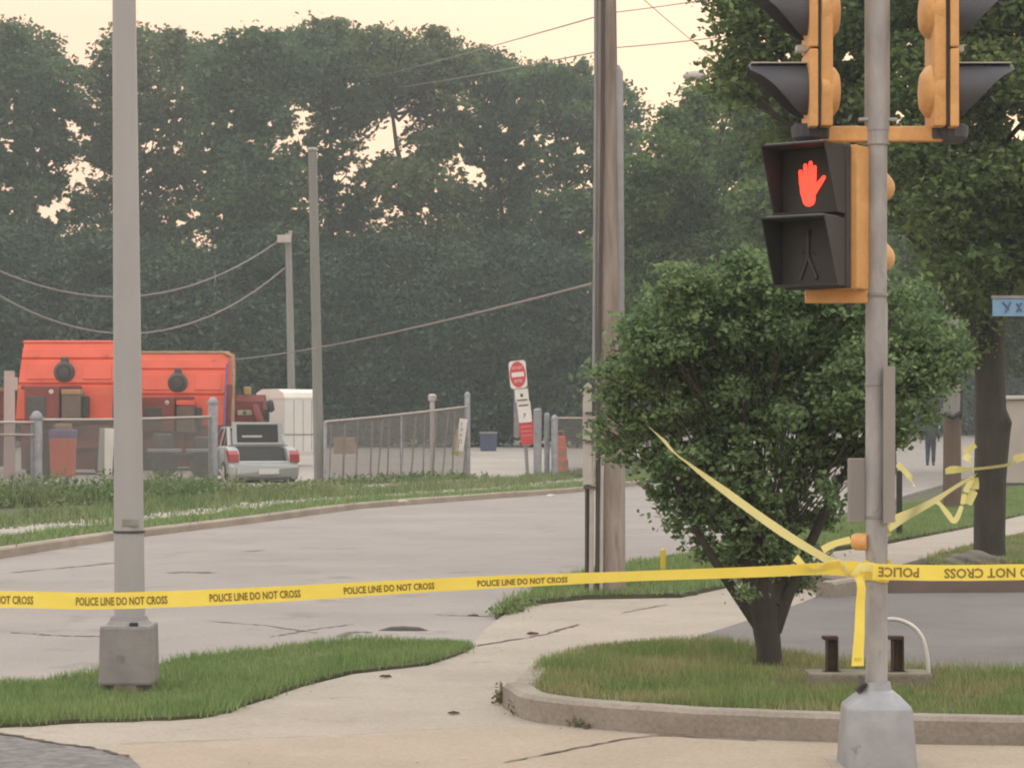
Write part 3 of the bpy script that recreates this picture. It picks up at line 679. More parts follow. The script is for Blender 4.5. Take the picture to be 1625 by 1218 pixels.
for a_, c_, r_ in list(bl)[:12]:
    for q_ in range(3):
        an = rb.uniform(-PI, .2); bl.append((a_ + math.cos(an) * r_ * .98, c_ + math.sin(an) * r_ * .95, r_ * rb.uniform(.14, .26)))
BG = [(rb.uniform(980, 1420), rb.uniform(680, 890), rb.uniform(5, 11)) for k in range(60)]
t = tree('small_tree', 'small bushy green tree with dark branching stems on the kerbed island', 'tree', b, P(1212, 880, Y), BL(bl, Y, .45, 33), m_leaf_bush, m_bark, .022, 3700, 28, .07, .038, 34, None,
     BG + [(1008, 640, 9), (1025, 645, 8), (1160, 740, 9), (1285, 745, 8), (1330, 745, 10), (1340, 770, 9), (1205, 855, 8), (1140, 850, 8), (1240, 710, 7), (1090, 850, 9), (1120, 740, 7), (1040, 770, 8), (1300, 790, 8), (1375, 740, 10), (1002, 455, 4), (1150, 450, 3), (1000, 790, 30), (1060, 850, 12), (1250, 905, 14)], .3, stems=st, limbs=True, flat=.5, leader=False)

# ------------------------------------------------------------------ left light pole
b = G(205, 1092, .03); Y = b.y; s = FPX / Y
t = thing('light_pole', 'grey tapered steel light pole with square bolted base in the corner grass', 'light pole', b)
bm = NB(); hb = (1092 - 975) / s
def sq(bm, cx, cy, prof, n=4, rot=0):
    lathe(bm, [(r * (math.sqrt(2) if n == 4 else 1), z) for r, z in prof], Matrix.Translation((cx, cy, 0)) @ Matrix.Rotation(rot, 4, 'Z'), n)
w2 = 87 / s / 2
sq(bm, b.x, b.y, [(w2 * .99, b.z - .05), (w2, b.z + .03), (w2 * .985, b.z + .05)], 8, 0)
obj('footing', bm, m_slab, t)
bm = NB()
box(bm, (0, 0, hb * .40), (2 * w2 * .965, 2 * w2 * .965, hb * .80), Matrix.Translation((b.x, b.y, b.z + .035)), .018, top=.955)
sq(bm, b.x, b.y, [(w2 * .92, b.z + .03 + hb * .78), (w2 * .72, b.z + hb * .93), (w2 * .66, b.z + hb * .985)], 8, 0)
ob = obj('base_cover', bm, m_base, t)
bm = NB(); box(bm, (b.x + w2 * .3, b.y - w2 * .80, b.z + hb * .87), (.05, .03, .045), None, .006); obj('hand_hole', bm, m_dark, t)
bm = NB()
top = P(197, -260, Y); bot = P(206, 985, Y)
tube(bm, [bot, P(205.5, 930, Y), P(201, 450, Y), P(197, 0, Y), top], [24.5 / s, 24.2 / s, 21.5 / s, 18.7 / s, 17 / s], 12)
obj('shaft', bm, m_pole, t, smooth=True)
bm = NB(); q = P(205, 843, Y); lathe(bm, [(24.8 / s, -.008), (25.2 / s, -.006), (25.2 / s, .006), (24.8 / s, .008)], Matrix.Translation(q), 12); obj('band', bm, m_dgrey, t)
bm = NB(); q = P(211, 828, Y); box(bm, (q.x, q.y - 22.4 / s, q.z), (.10, .012, .045), None, .005)
obj('access_plate', bm, mat('plate_green', (.24, .26, .23), (.2, .2, .19), 12, .7), t)

# ------------------------------------------------------------------ signal pole
b = G(1391, 1212, .018); Y = b.y; s = FPX / Y
T = thing('signal_pole', 'galvanised traffic signal pole with signal heads and flared base in front of the kerb', 'traffic signal', b)
bm = NB()
def at(px, py, dy=0.0):
    p = P(px, py, Y); return Vector((p.x, Y + dy, p.z))
hb = (1212 - 1122) / s; w2 = 59 / s
prof = [(w2, 0), (w2 * .985, .02), (w2 * .885, hb), (w2 * .86, hb + .012), (w2 * .62, hb + .055), (w2 * .40, hb + .085), (w2 * .37, hb + .12)]
rr = [[], []]; rings = []
for k_, (r_, z_) in enumerate(prof):      # square base with chamfered corners that turns round at the top
    f_ = min(1, max(0, (z_ - hb) / .10)); ring = []
    for j in range(32):
        a = 2 * PI * (j + .5) / 32; c_, s_ = math.cos(a), math.sin(a)
        e = 7 * (1 - f_) + 2 * f_; rad = (abs(c_) ** e + abs(s_) ** e) ** (-1 / e)
        ring.append(bm.verts.new((b.x + r_ * rad * c_, b.y + r_ * rad * s_, b.z + z_)))
    rings.append(ring)
for i in range(len(rings) - 1):
    for j in range(32): bm.faces.new((rings[i][j], rings[i][(j + 1) % 32], rings[i + 1][(j + 1) % 32], rings[i + 1][j]))
bm.faces.new(rings[-1]); bm.faces.new(rings[0][::-1])
obj('pedestal_base', bm, mat('galv_base', (.30, .32, .35), (.24, .255, .28), 9, .5, .35, bump=.05, spots=((.18, .18, .19), 10, .6, .7)), T, smooth=True)
bm = NB(); box(bm, (b.x, b.y, b.z - .01), (2 * w2 * 1.25, 2 * w2 * 1.15, .03), None, .006); obj('foot_plate', bm, m_walk, T)
bm = NB(); tube(bm, [at(1391, 1120), at(1391, 480)], 17.6 / s, 20); tube(bm, [at(1391, 480), at(1392, 205)], 16.2 / s, 20); tube(bm, [at(1392, 208), at(1392, -330)], 20 / s, 20); obj('shaft', bm, m_galv, T, smooth=True)
bm = NB(); lathe(bm, [(20 / s, 0), (20 / s, .03), (17.7 / s, .035)], Matrix.Translation(at(1391, 1106)), 20); obj('collar', bm, m_galv, T)
for pyb in (820, 610, 468):
    bm = NB(); lathe(bm, [(17.9 / s, -.008), (18.6 / s, -.006), (18.6 / s, .006), (17.9 / s, .008)], Matrix.Translation(at(1391, pyb)), 20); obj('band', bm, m_back, T)
# brackets
def bracket(x0, x1, y0, y1, dark=None):
    bm = NB(); c = at((x0 + x1) / 2, (y0 + y1) / 2); box(bm, c, (abs(x1 - x0) / s, .055, (y1 - y0) / s), None, .008); o = obj('bracket_arm', bm, m_sigor, T)
    return o
bracket(1300, 1379, 201, 225); bracket(1405, 1497, 201, 225); bracket(1278, 1377, 459, 481)
for x_, sg in ((1281, -1), (1511, 1)):
    bm = NB(); c = at(x_, 212); lathe(bm, [(.045, -.045), (.07, -.02), (.075, .03), (.06, .04)], Matrix.Translation(c), 14); box(bm, c + Vector((-sg * .05, 0, 0)), (.1, .07, .06), None, .012); obj('bracket_elbow', bm, m_vis, T)
bm = NB(); c = at(1392, 213); lathe(bm, [(.056, -.05), (.056, .05)], Matrix.Translation(c), 16)
for sg in (-1, 1): box(bm, c + Vector((sg * .065, -.02, .065)), (.05, .03, .015), None, .004)
obj('clamp', bm, m_galv, T)

def cyl_shell(bm, M, r, prof_len, a0, a1, n, r1=None, th=.004, lenf=None):
    """open visor: tube about local -y from y=0, its length varying with angle; angle 0 is up"""
    ins, outs = [], []
    for k in range(n + 1):
        a = a0 + (a1 - a0) * k / n; L = lenf(a)
        ca, sa = math.cos(a), math.sin(a)
        v = [bm.verts.new(M @ Vector((rr_ * sa, yy, rr_ * ca))) for rr_, yy in ((r, 0), (r * 1.0, -L), (r - th, -L), (r - th, 0))]
        ins.append(v)
    for k in range(n):
        for j in range(3): bm.faces.new((ins[k][j], ins[k + 1][j], ins[k + 1][j + 1], ins[k][j + 1]))
def traffic_head(cx, sgn, tops, label):
    """head facing sideways (sgn -1: faces left). parts: housing, door, visor x3, lens x3"""
    rotz = -PI / 2 if sgn < 0 else PI / 2      # local -y (front) goes to -x for sgn<0
    M0 = Matrix.Translation(at(cx, 0)) @ Matrix.Rotation(rotz, 4, 'Z'); M0.translation.z = 0
    sect = 125 / s; zc = [at(0, py).z for py in tops]
    bm = NB()
    zt = zc[-1] + sect / 2; zb = zc[0] - sect / 2 + .01
    box(bm, (0, .042, (zt + zb) / 2), (.25, .058, zt - zb), M0, .012)
    for z in zc:
        Mb = M0 @ Matrix.Translation((0, .055, z)) @ Matrix.Rotation(-PI / 2, 4, 'X')
        lathe(bm, [(.132, -.035), (.130, .0), (.112, .035), (.085, .055), (.06, .06)], Mb, 28)
    h = obj('signal_head', bm, m_sigor, T, smooth=True); h['label'] = label
    bm = NB(); box(bm, (0, .007, (zt + zb) / 2), (.26, .014, zt - zb - .01), M0); obj('gap_shade', bm, m_dark, h)  # dark strip standing in for the shaded gap between door and housing
    for z in zc:
        bm = NB(); box(bm, (0, -.02, z), (.29, .04, sect - .008), M0, .008); obj('signal_door', bm, m_sigor, h)
        bm = NB(); lathe(bm, [(.11, -.006), (.10, .006)], M0 @ Matrix.Translation((0, -.04, z)) @ Matrix.Rotation(PI / 2, 4, 'X'), 20); obj('lens', bm, m_face, h)
        bm = NB(); cyl_shell(bm, M0 @ Matrix.Translation((0, -.036, z - .005)), .128, 0, R(-150), R(150), 36, lenf=lambda a: .27 if abs(a) < R(45) else max(.03, .27 - .24 * (max(0, abs(a) - R(45)) / R(105)) ** .75))
        v = obj('visor', bm, m_vis, h, smooth=True)
        bm = NB(); box(bm, (0, -.06, z - sect / 2 + .016), (.06, .05, .03), M0, .004); obj('visor_tab', bm, m_tab, h)
        bm = NB(); Mv = M0 @ Matrix.Translation((0, -.168, z + .126)); box(bm, (0, 0, 0), (.13, .26, .006), Mv, .002)
        obj('visor_highlight', bm, m_tab, h)  # pale strip painting the bright sky light along the visor top
traffic_head(1292, -1, [146, 21, -104], 'traffic light head facing left')
traffic_head(1499, 1, [146, 21, -104], 'traffic light head facing right')

# pedestrian signal: turned about 40 degrees to the left
AZ = R(-34)
pc = at(1312, 347, -.05)
M0 = Matrix.Translation(pc) @ Matrix.Rotation(AZ, 4, 'Z')
bm = NB(); hh_ = 226 / s
box(bm, (.02, .11, 0), (.25, .22, hh_), M0, .012)
for z in (.165, -.165): lathe(bm, [(.10, -.01), (.09, .08), (.065, .17), (.045, .185)], M0 @ Matrix.Translation((.085, .235, z)) @ Matrix.Rotation(-PI / 2, 4, 'X'), 20)
PH = obj('pedestrian_signal', bm, m_sigor, T, smooth=True); PH['label'] = 'pedestrian signal with lit red hand'
bm = NB(); box(bm, (-.04, -.03, 0), (.32, .05, hh_), M0, .01); obj('signal_door', bm, m_visp, PH)
for k, z in enumerate((.165, -.165)):
    Wd, Hd = .315, .31
    Mv = M0 @ Matrix.Translation((-.045, -.055, z))
    bm = NB(); box(bm, (0, -.012, 0), (Wd, .02, Hd), Mv, .004); obj('signal_face', bm, m_face, PH)
    # visor: four sided hood, cut back towards the bottom
    bm = NB()
    Dt, Db = .22, .09
    w_, h_ = Wd / 2, Hd / 2; fl = 1.03
    back = [(-w_, -.02, -h_), (w_, -.02, -h_), (w_, -.02, h_), (-w_, -.02, h_)]
    front = [(-w_ * fl, -Db, -h_ * .98), (w_ * fl, -Db, -h_ * .98), (w_ * fl, -Dt, h_), (-w_ * fl, -Dt, h_)]
    for off in (0, .006):
        pass
    vb = [bm.verts.new(Mv @ Vector(p)) for p in back]; vf = [bm.verts.new(Mv @ Vector(p)) for p in front]
    vi = [bm.verts.new(Mv @ Vector((p[0] * .96, p[1], p[2] * .96))) for p in front]; vbi = [bm.verts.new(Mv @ Vector((p[0] * .96, -.026, p[2] * .96))) for p in back]
    for i in range(4):
        j = (i + 1) % 4
        bm.faces.new((vb[i], vb[j], vf[j], vf[i])); bm.faces.new((vf[i], vf[j], vi[j], vi[i])); bm.faces.new((vi[i], vi[j], vbi[j], vbi[i]))
    bmesh.ops.recalc_face_normals(bm, faces=bm.faces)
    obj('visor', bm, m_visp, PH)
    bm = NB(); box(bm, (0, -Dt * .55, h_ + .004), (Wd * .9, Dt * .75, .004), Mv, .001); obj('visor_highlight', bm, m_cond, PH)  # grey strip laid on as the highlight along the hood top
    Ms = Mv @ Matrix.Translation((-.018, -.024, 0)) @ Matrix.Rotation(PI / 2, 4, 'X')
    if k == 0:
        bm = NB()
        def cap2(p, q, ra, rb, z0=0):     # flat capsule in the face plane
            p = Vector(p); q = Vector(q); d_ = (q - p).normalized(); n_ = Vector((-d_.y, d_.x)); pts_ = []
            for i in range(9):
                a = PI / 2 + PI * i / 8; pts_.append(p + d_ * math.cos(a) * ra + n_ * math.sin(a) * ra)
            for i in range(9):
                a = -PI / 2 + PI * i / 8; pts_.append(q + d_ * math.cos(a) * rb + n_ * math.sin(a) * rb)
            A_ = [bm.verts.new(Ms @ Vector((v.x, v.y, z0))) for v in pts_]; B_ = [bm.verts.new(Ms @ Vector((v.x, v.y, z0 + .003))) for v in pts_]
            bm.faces.new(B_); bm.faces.new(A_[::-1])
            for i in range(len(A_)): bm.faces.new((A_[i], A_[(i + 1) % len(A_)], B_[(i + 1) % len(A_)], B_[i]))
        cap2((.005, -.085), (.0, -.055), .033, .036, 0)
        cap2((0, -.045), (0, -.015), .040, .042, .0006)
        cap2((-.032, -.01), (-.038, .045), .0125, .010, .0012); cap2((-.011, 0), (-.013, .072), .0125, .010, .0018); cap2((.011, 0), (.014, .082), .0125, .010, .0024)
        cap2((.031, -.005), (.036, .062), .0125, .009, .0030); cap2((.03, -.05), (.082, .012), .018, .010, .0036)
        bmesh.ops.recalc_face_normals(bm, faces=bm.faces)
        obj('hand_symbol', bm, m_hand, PH)
    else:
        bm = NB()
        def cp(p, q, r_, z0): 
            tube(bm, [Ms @ Vector((*p, z0)), Ms @ Vector((*q, z0))], r_, 6)
        cp((0, .092), (0, -.01), .015, 0); cp((0, -.01), (.045, -.12), .011, 0); cp((0, -.01), (-.04, -.12), .011, 0); cp((0, .035), (.035, -.01), .006, 0); cp((0, .035), (-.035, -.005), .006, 0); cp((0, .095), (0, .105), .018, 0)
        obj('walking_symbol', bm, m_walkf, PH)
bm = NB(); tube(bm, [at(1352, 238, -.10), at(1352, 462, -.10)], .007, 8); obj('signal_rod', bm, m_tab, PH)
# flat sign plates seen nearly edge-on, and push button
bm = NB(); Ms = Matrix.Translation(at(1410, 705, -.02)) @ Matrix.Rotation(R(66), 4, 'Z'); box(bm, (.0, 0, 0), (.205, .004, 248 / s), Ms, .001)
o = obj('sign_plate', bm, m_back, T); o['label'] = 'tall grey sign plate seen from behind'
bm = NB(); box(bm, at(1361, 778, .03), (27 / s, .05, 102 / s), None, .004); o = obj('control_box', bm, m_back, T); o['label'] = 'small brown grey box on the pole'
bm = NB(); lathe(bm, [(.036, 0), (.04, .01), (.04, .055), (.032, .072)], Matrix.Translation(at(1376, 859, -.02)) @ Matrix.Rotation(-PI / 2, 4, 'Y') @ Matrix.Rotation(R(-25), 4, 'X'), 20)
o = obj('push_button', bm, m_sigor, T, smooth=True); o['label'] = 'orange crossing push button'
bm = NB(); tube(bm, [at(1366, 1098, -.04), at(1360, 1092, -.03), at(1368, 1083, -.05), at(1362, 1072, -.02)], [.012, .02, .018, .008], 8); obj('cable_bundle', bm, m_cable, T)

# ------------------------------------------------------------------ police tape
def tape(bm, pts, wd, nrm=None, tw=0):
    """ribbon of given width along pts; each pt (Vector, tilt angle about the run)"""
    rows = []
    for i, (p, tl) in enumerate(pts):
        d_ = (pts[min(i + 1, len(pts) - 1)][0] - pts[max(i - 1, 0)][0]).normalized()
        up = Vector((0, 0, 1)); sd_ = d_.cross(up)
        if sd_.length < .3: sd_ = Vector((0, -1, 0)); up = Vector((1, 0, 0))
        sd_.normalize(); up2 = sd_.cross(d_).normalized()
        v = up2 * math.cos(tl) + sd_ * math.sin(tl)
        rows.append([bm.verts.new(p + v * wd * k) for k in (-.5, -.17, .17, .5)])
    for i in range(len(rows) - 1):
        for k in range(3): bm.faces.new((rows[i][k], rows[i][k + 1], rows[i + 1][k + 1], rows[i + 1][k]))
def smooth_path(kp_, n):
    out = []
    for i in range(len(kp_) - 1):
        a = [kp_[max(i - 1, 0)], kp_[i], kp_[i + 1], kp_[min(i + 2, len(kp_) - 1)]]
        for k in range(n):
            t = k / n; out.append((cr(a[0][0], a[1][0], a[2][0], a[3][0], t), a[1][1] * (1 - t) + a[2][1] * t))
    out.append(kp_[-1]); return out
TW = .076
YT = Y - .12
def tp(px, py, yy=None, tl=0.0): return (P(px, py, yy or YT), tl)
# left run
kpl = [tp(-260, 950, YT - .1), tp(0, 950.5, YT - .1, 0), tp(150, 953, YT - .1, 0), tp(300, 949, YT - .08, .15), tp(480, 940, YT - .06, .35), tp(640, 930.5, YT - .04, .55), tp(800, 922.5, YT - .02, .65), tp(1000, 914, YT, .85), tp(1200, 907, YT, .8), tp(1300, 902, YT, .7), tp(1345, 902, YT, .3), tp(1372, 906, YT + .03, 0)]
path = smooth_path(kpl, 10)
Tl = thing('police_tape', 'yellow police tape stretched from the left edge to the signal pole', 'police tape', (kpl[0][0].x, kpl[0][0].y, 0))
bm = NB(); tape(bm, path, TW); obj('ribbon', bm, m_tape, Tl, smooth=True)
def warp_text(txt, path, s0, size, flip=False, voff=0, length=None):
    me = textmesh(txt, size, bold=.0016)
    if length:
        k_ = length / max(v.co.x for v in me.vertices)
        for v in me.vertices: v.co.x *= k_
    L = [0]
    for i in range(len(path) - 1): L.append(L[-1] + (path[i + 1][0] - path[i][0]).length)
    xs_ = [v.co.x for v in me.vertices]; wdt = max(xs_)
    for v in me.vertices:
        u, q = v.co.x, v.co.y
        if flip: u, q = wdt - u, -q
        t_ = s0 + u; i = 0
        while i < len(L) - 2 and L[i + 1] < t_: i += 1
        f = (t_ - L[i]) / max(1e-9, L[i + 1] - L[i]); p = path[i][0].lerp(path[i + 1][0], f); tl = path[i][1] * (1 - f) + path[i + 1][1] * f
        d_ = (path[i + 1][0] - path[i][0]).normalized(); sd_ = d_.cross(Vector((0, 0, 1))).normalized(); up = sd_.cross(d_)
        vv = up * math.cos(tl) + sd_ * math.sin(tl); n_ = d_.cross(vv).normalized()
        if n_.y > 0: n_ = -n_
        v.co = p + vv * (q + voff) + n_ * .0025
    return me
Ltot = 0; starts = []
def s_at(path, px):
    Lc = 0
    for i in range(len(path) - 1):
        a, b_ = path[i][0], path[i + 1][0]
        if 812.5 + a.x / a.y * FPX <= px < 812.5 + b_.x / b_.y * FPX:
            xa = 812.5 + a.x / a.y * FPX; xb = 812.5 + b_.x / b_.y * FPX; return Lc + (b_ - a).length * (px - xa) / (xb - xa)
        Lc += (b_ - a).length
    return Lc
for px in (-92, 120, 332, 545, 757):
    me = warp_text('POLICE LINE DO NOT CROSS', path, s_at(path, px), .050, voff=-.004, length=.415)
    # squeeze to the printed length
    obj('tape_lettering', me, m_ink, Tl)
# turns round the pole and hanging tail
bm = NB(); ring = []
for k in range(25):
    a = 2 * PI * k / 24; ring.append((Vector((at(1391, 0).x + math.cos(a) * .057, Y + math.sin(a) * .057, P(0, 908, Y).z + .006 * math.sin(a * 2))), 0))
tape(bm, ring, TW); ring2 = [(p + Vector((math.copysign(.003, p.x - at(1391, 0).x), -.003, .02 - .03 * i / 24)), 0) for i, (p, tl) in enumerate(ring)]
ring2 = [(Vector((at(1391, 0).x + math.cos(2 * PI * k / 24) * .0605, Y + math.sin(2 * PI * k / 24) * .0605, P(0, 903, Y).z + .012 * math.sin(4 * PI * k / 24 + 1))), .1) for k in range(25)]
tape(bm, ring2, TW * .9); obj('wrapped_turns', bm, m_tape, Tl, smooth=True)
bm = NB(); tl_ = smooth_path([(P(1352, 900, YT + .02), 0), (P(1366, 925, YT), .5), (P(1365, 960, YT), .9), (P(1364, 1000, YT - .01), .5), (P(1362, 1030, YT - .01), .2), (P(1361, 1056, YT - .01), .1)], 6)
rows = []
for i, (p, a_) in enumerate(tl_):
    f = i / (len(tl_) - 1); wv = (13 + 7 * f) / s; ang = .9 - .7 * f
    rows.append([bm.verts.new(p + Vector((math.cos(ang) * wv * k / math.cos(ang), math.sin(ang) * wv * k, 0))) for k in (-.5, .5)])
for i in range(len(rows) - 1): bm.faces.new((rows[i][0], rows[i][1], rows[i + 1][1], rows[i + 1][0]))
obj('hanging_tail', bm, m_tape, Tl, smooth=True)
me = textmesh('DO', .03); 
for v in me.vertices: v.co = P(1356, 1046, YT - .016) + Vector((v.co.x * .7, 0, v.co.y * .7))
obj('tape_lettering', me, m_ink, Tl)
bm = NB()          # pale twisted knot beside the pole
tape(bm, smooth_path([tp(1262, 884, YT + .02, .3), tp(1290, 905, YT, 1.2), tp(1330, 893, YT - .01, .4), tp(1352, 915, YT - .02, 1.3), tp(1364, 900, YT - .02, .2), tp(1388, 900, YT + .04, .2)], 5), TW * .55)
tape(bm, smooth_path([tp(1305, 872, YT + .2, .2), tp(1325, 862, YT + .15, .6), tp(1350, 856, YT + .1, .3)], 5), TW * .45)
obj('knot', bm, m_tapel, Tl, smooth=True)
# right run, printed upside down
Tr = thing('police_tape', 'taut yellow police tape with upside down lettering leading right from the pole', 'police tape', (at(1410, 0).x, YT, 0))
pathr = smooth_path([tp(1385, 906, YT + .0), tp(1410, 907, YT + .02), tp(1500, 908.5, YT), tp(1625, 907, YT), tp(1900, 903, YT)], 8)
bm = NB(); tape(bm, pathr, TW * .95); obj('ribbon', bm, m_tape, Tr, smooth=True)
obj('tape_lettering', warp_text('POLICE', pathr, .03, .06, True, .002, .19), m_ink, Tr)
obj('tape_lettering', warp_text('DO NOT CROSS', pathr, s_at(pathr, 1498), .06, True, .000, .44), m_ink, Tr)
# diagonal run into the small tree
Td = thing('police_tape', 'twisted yellow tape running diagonally from the small tree down to the pole', 'police tape', (P(1030, 680, 12.9).x, 12.9, 0))
bm = NB(); tape(bm, smooth_path([tp(1028, 676, 12.9, 1.0), tp(1060, 706, 12.6, .5), tp(1085, 730, 12.4, .9), tp(1160, 786, 12.0, .35), tp(1230, 836, 11.5, .3), tp(1290, 874, 11.0, .45), tp(1345, 905, YT - .03, .5)], 8), TW * .9)
obj('ribbon', bm, m_tapel, Td, smooth=True)
# slack run behind the pole to the tree trunk
Ys = G(1570, 890).y
Tb = thing('police_tape', 'slack pale yellow tape sagging from the signal pole to the big tree trunk', 'police tape', (at(1410, 0).x, Y, 0))
bm = NB(); tape(bm, smooth_path([(P(1402, 838, Y + .08), .3), (P(1418, 829, Y + .3), .3), (P(1450, 812, Y + 3), .5), (P(1490, 790, Y + 7), .5), (P(1520, 770, Y + 11), .6), (P(1547, 755, Ys - .3), .7)], 8), TW * 1.15)
obj('ribbon', bm, m_tapel, Tb, smooth=True)
bm = NB(); Yq = Ys - .35
tape(bm, smooth_path([(P(1545, 752, Yq), .3), (P(1540, 730, Yq - .1), .7), (P(1530, 720, Yq), .3), (P(1548, 705, Yq), .5)], 6), TW * 1.1)
tape(bm, smooth_path([(P(1545, 756, Yq), .3), (P(1532, 780, Yq), .6), (P(1526, 803, Yq), 1.0), (P(1515, 826, Yq), .5), (P(1504, 815, Yq), .3), (P(1492, 800, Yq), .8), (P(1484, 794, Yq), .4)], 6), TW * .9)
tape(bm, smooth_path([(P(1545, 758, Yq), .2), (P(1546, 775, Yq), .5), (P(1536, 800, Yq), .9)], 6), TW * 1.4)
obj('loose_loops', bm, m_tapel, Tb, smooth=True)
Tc = thing('police_tape', 'thin tape crossing the big tree trunk towards the right edge of the photo', 'police tape', (P(1500, 745, Yq).x, Yq, 0))
bm = NB(); Yr = Ys - .28
tape(bm, smooth_path([(P(1500, 748, Yr), .9), (P(1512, 745, Yr), .3), (P(1545, 744, Yr), 1.2), (P(1600, 737, Yr - .02), 1.15), (P(1612, 728, Yr), .2), (P(1640, 722, Yr), .4), (P(1700, 716, Yr), .5)], 6), TW * 1.25)
obj('ribbon', bm, m_tapel, Tc, smooth=True)
Te = thing('police_tape', 'short fluttering end of tape beside the thin dark post', 'police tape', (P(1430, 740, 30).x, 30, 0))
bm = NB(); tape(bm, smooth_path([(P(1424, 736, 30), .3), (P(1434, 745, 30), .6), (P(1444, 757, 30.1), .2), (P(1452, 772, 30), 1.0)], 5), TW * 1.0); obj('ribbon', bm, m_tapel, Te, smooth=True)

# ------------------------------------------------------------------ wooden utility pole (near)
b = G(967, 937, .05); Y = b.y; s = FPX / Y
U = thing('utility_pole', 'tall weathered wooden utility pole with cable risers on the near verge', 'utility pole', b)
bm = NB(); tube(bm, [b - Vector((0, 0, .1)) + Vector((.01, 0, 0)), P(968, 760, Y), P(964, 400, Y), P(961, 0, Y), P(958, -420, Y)], [24 / s, 23 / s, 20 / s, 17 / s, 15 / s], 16)
obj('wooden_shaft', bm, m_wood, U, smooth=True)
bm = NB()
for x0, x1, r_ in ((938, 943, 3.5), (954, 957, 3)): tube(bm, [P(x0, 938, Y - .13), P(x0 + 1, 770, Y - .13), P(x1, 690, Y - .14)], r_ / s, 8)
obj('cable_riser', bm, m_condw, U)
bm = NB(); tube(bm, [P(947, 938, Y - .12), P(949, 700, Y - .13), P(956, 200, Y - .12), P(958, -300, Y - .12)], 3 / s, 8); tube(bm, [P(931.5, 938, Y - .08), P(932, 690, Y - .08)], 3.5 / s, 8)
obj('cable_riser', bm, m_cable, U)
bm = NB(); tube(bm, [P(985, 935, Y - .02), P(984, 700, Y - .02), P(983, 400, Y - .02), P(981, 115, Y - .02), P(979, 105, Y)], [8 / s] * 4 + [4 / s], 10)
tube(bm, [P(943, 600, Y - .05), P(946, 200, Y - .05), P(946, -300, Y - .05)], 3.5 / s, 8)
obj('conduit', bm, m_cond, U, smooth=True)
bm = NB(); Mx = Matrix.Translation(P(933, 700, Y - .15))
extr(bm, [(-.03, -68 / s), (.03, -68 / s), (.03, 78 / s), (-.03, 78 / s)], -8 / s, 6 / s, Mx)
poly = [(-8, 78), (6, 78), (6, 88), (0, 93), (-13, 80)]
A_ = [bm.verts.new(Mx @ Vector((a / s, -.035, c / s))) for a, c in poly]; B_ = [bm.verts.new(Mx @ Vector((a / s, .035, c / s))) for a, c in poly]
bm.faces.new(A_); bm.faces.new(B_[::-1])
for i in range(5): bm.faces.new((A_[i], B_[i], B_[(i + 1) % 5], A_[(i + 1) % 5]))
bmesh.ops.recalc_face_normals(bm, faces=bm.faces)
obj('cable_guard', bm, m_condw, U)
bm = NB(); bm.free()
for a_, b_, w_, h_ in ((935, 655, 12, 3), (935, 700, 14, 3), (936, 773, 20, 5)): bm = NB(); box(bm, P(a_, b_, Y - .19), (w_ / s, .03, h_ / s)); obj('strap', bm, m_dgrey, U)

# overhead wires
def wire(label, a, b_, sag, r_, m=m_wire, n=26):
    a = Vector(a); b_ = Vector(b_); pts_ = []
    for k in range(n + 1):
        t = k / n; p = a.lerp(b_, t); p.z -= sag * 4 * t * (1 - t); pts_.append(p)
    bm = NB(); tube(bm, pts_, r_, 6); o = obj('overhead_wire', bm, m); o['_'] = 0; del o['_']
    return tag(o, label, 'wire', 'overhead wires')
Yp = G(967, 937).y
wire('upper overhead wire across the open sky through the wooden pole', P(560, 127, 140), P(945, 27, 24), .1, .008)
wire('upper overhead wire right of the wooden pole top', P(975, 20, 24), P(1500, -90, 30), .1, .006)
wire('lower overhead wire left of the wooden pole top', P(600, 140, 140), P(945, 83, 24), .1, .008)
wire('lower overhead wire from the wooden pole to the right tree', P(975, 76, 24), P(1500, -15, 34), .12, .006)
wire('thin service wire slanting down across the sky to the right tree', P(1015, -6, 26), P(1180, 130, 34), .02, .005)
wire('faint straight wire from the bare poles up to the wooden pole', P(360, 571, 57), P(940, 450, Yp), .12, .012)
wire('upper sagging cable from the small pole to the left edge', P(444, 381, 84), P(-260, 250, 70), 3.1, .028)
wire('lower sagging cable from the small pole to the left edge', P(452, 425, 84), P(-260, 235, 70), 3.9, .028)

# ------------------------------------------------------------------ far poles
def far_pole(name, label, px0, pyb, Y, px1, py1, r0, r1, m):
    xx = X(px0, Y); b = Vector((xx, Y, H(xx, Y) + .1)); t = thing(name, label, 'pole', b)
    s = FPX / Y; bm = NB(); tube(bm, [b - Vector((0, 0, .1)), P((px0 + px1) / 2, (pyb + py1) / 2, Y), P(px1, py1, Y)], [r0 / s, (r0 + r1) / 2 / s, r1 / s], 12); obj('shaft', bm, m, t, smooth=True); return t, s
m_fpole = mat('weathered_pole', (.23, .235, .225), (.17, .175, .165), 3, .9, stretch=(1, 1, .1))
t, s_ = far_pole('wooden_pole', 'tall bare grey wooden pole leaning beside the silver car', 507, 770, 55, 496, 238, 8.5, 6.8, m_fpole)
bm = NB(); lathe(bm, [(9 / s_, 0), (9 / s_, .05), (6 / s_, .07)], Matrix.Translation(P(496, 239, 55)), 12); obj('cap', bm, m_condw, t)
t, s_ = far_pole('utility_pole', 'shorter grey pole with a small crossbox above the white trailer', 464, 640, 84, 457, 370, 6.4, 5, m_fpole)
bm = NB(); box(bm, P(451, 379, 83.8), (.5, .25, .28), None, .02); obj('crossbox', bm, m_condw, t)
bm = NB(); tube(bm, [P(461, 366, 84), P(459, 380, 84)], .07, 8); obj('insulator', bm, m_condw, t)
t, s_ = far_pole('thin_pole', 'thin faint grey pole rising behind the red machines', 341, 640, 96, 341, 430, 2.6, 2, m_fpole)

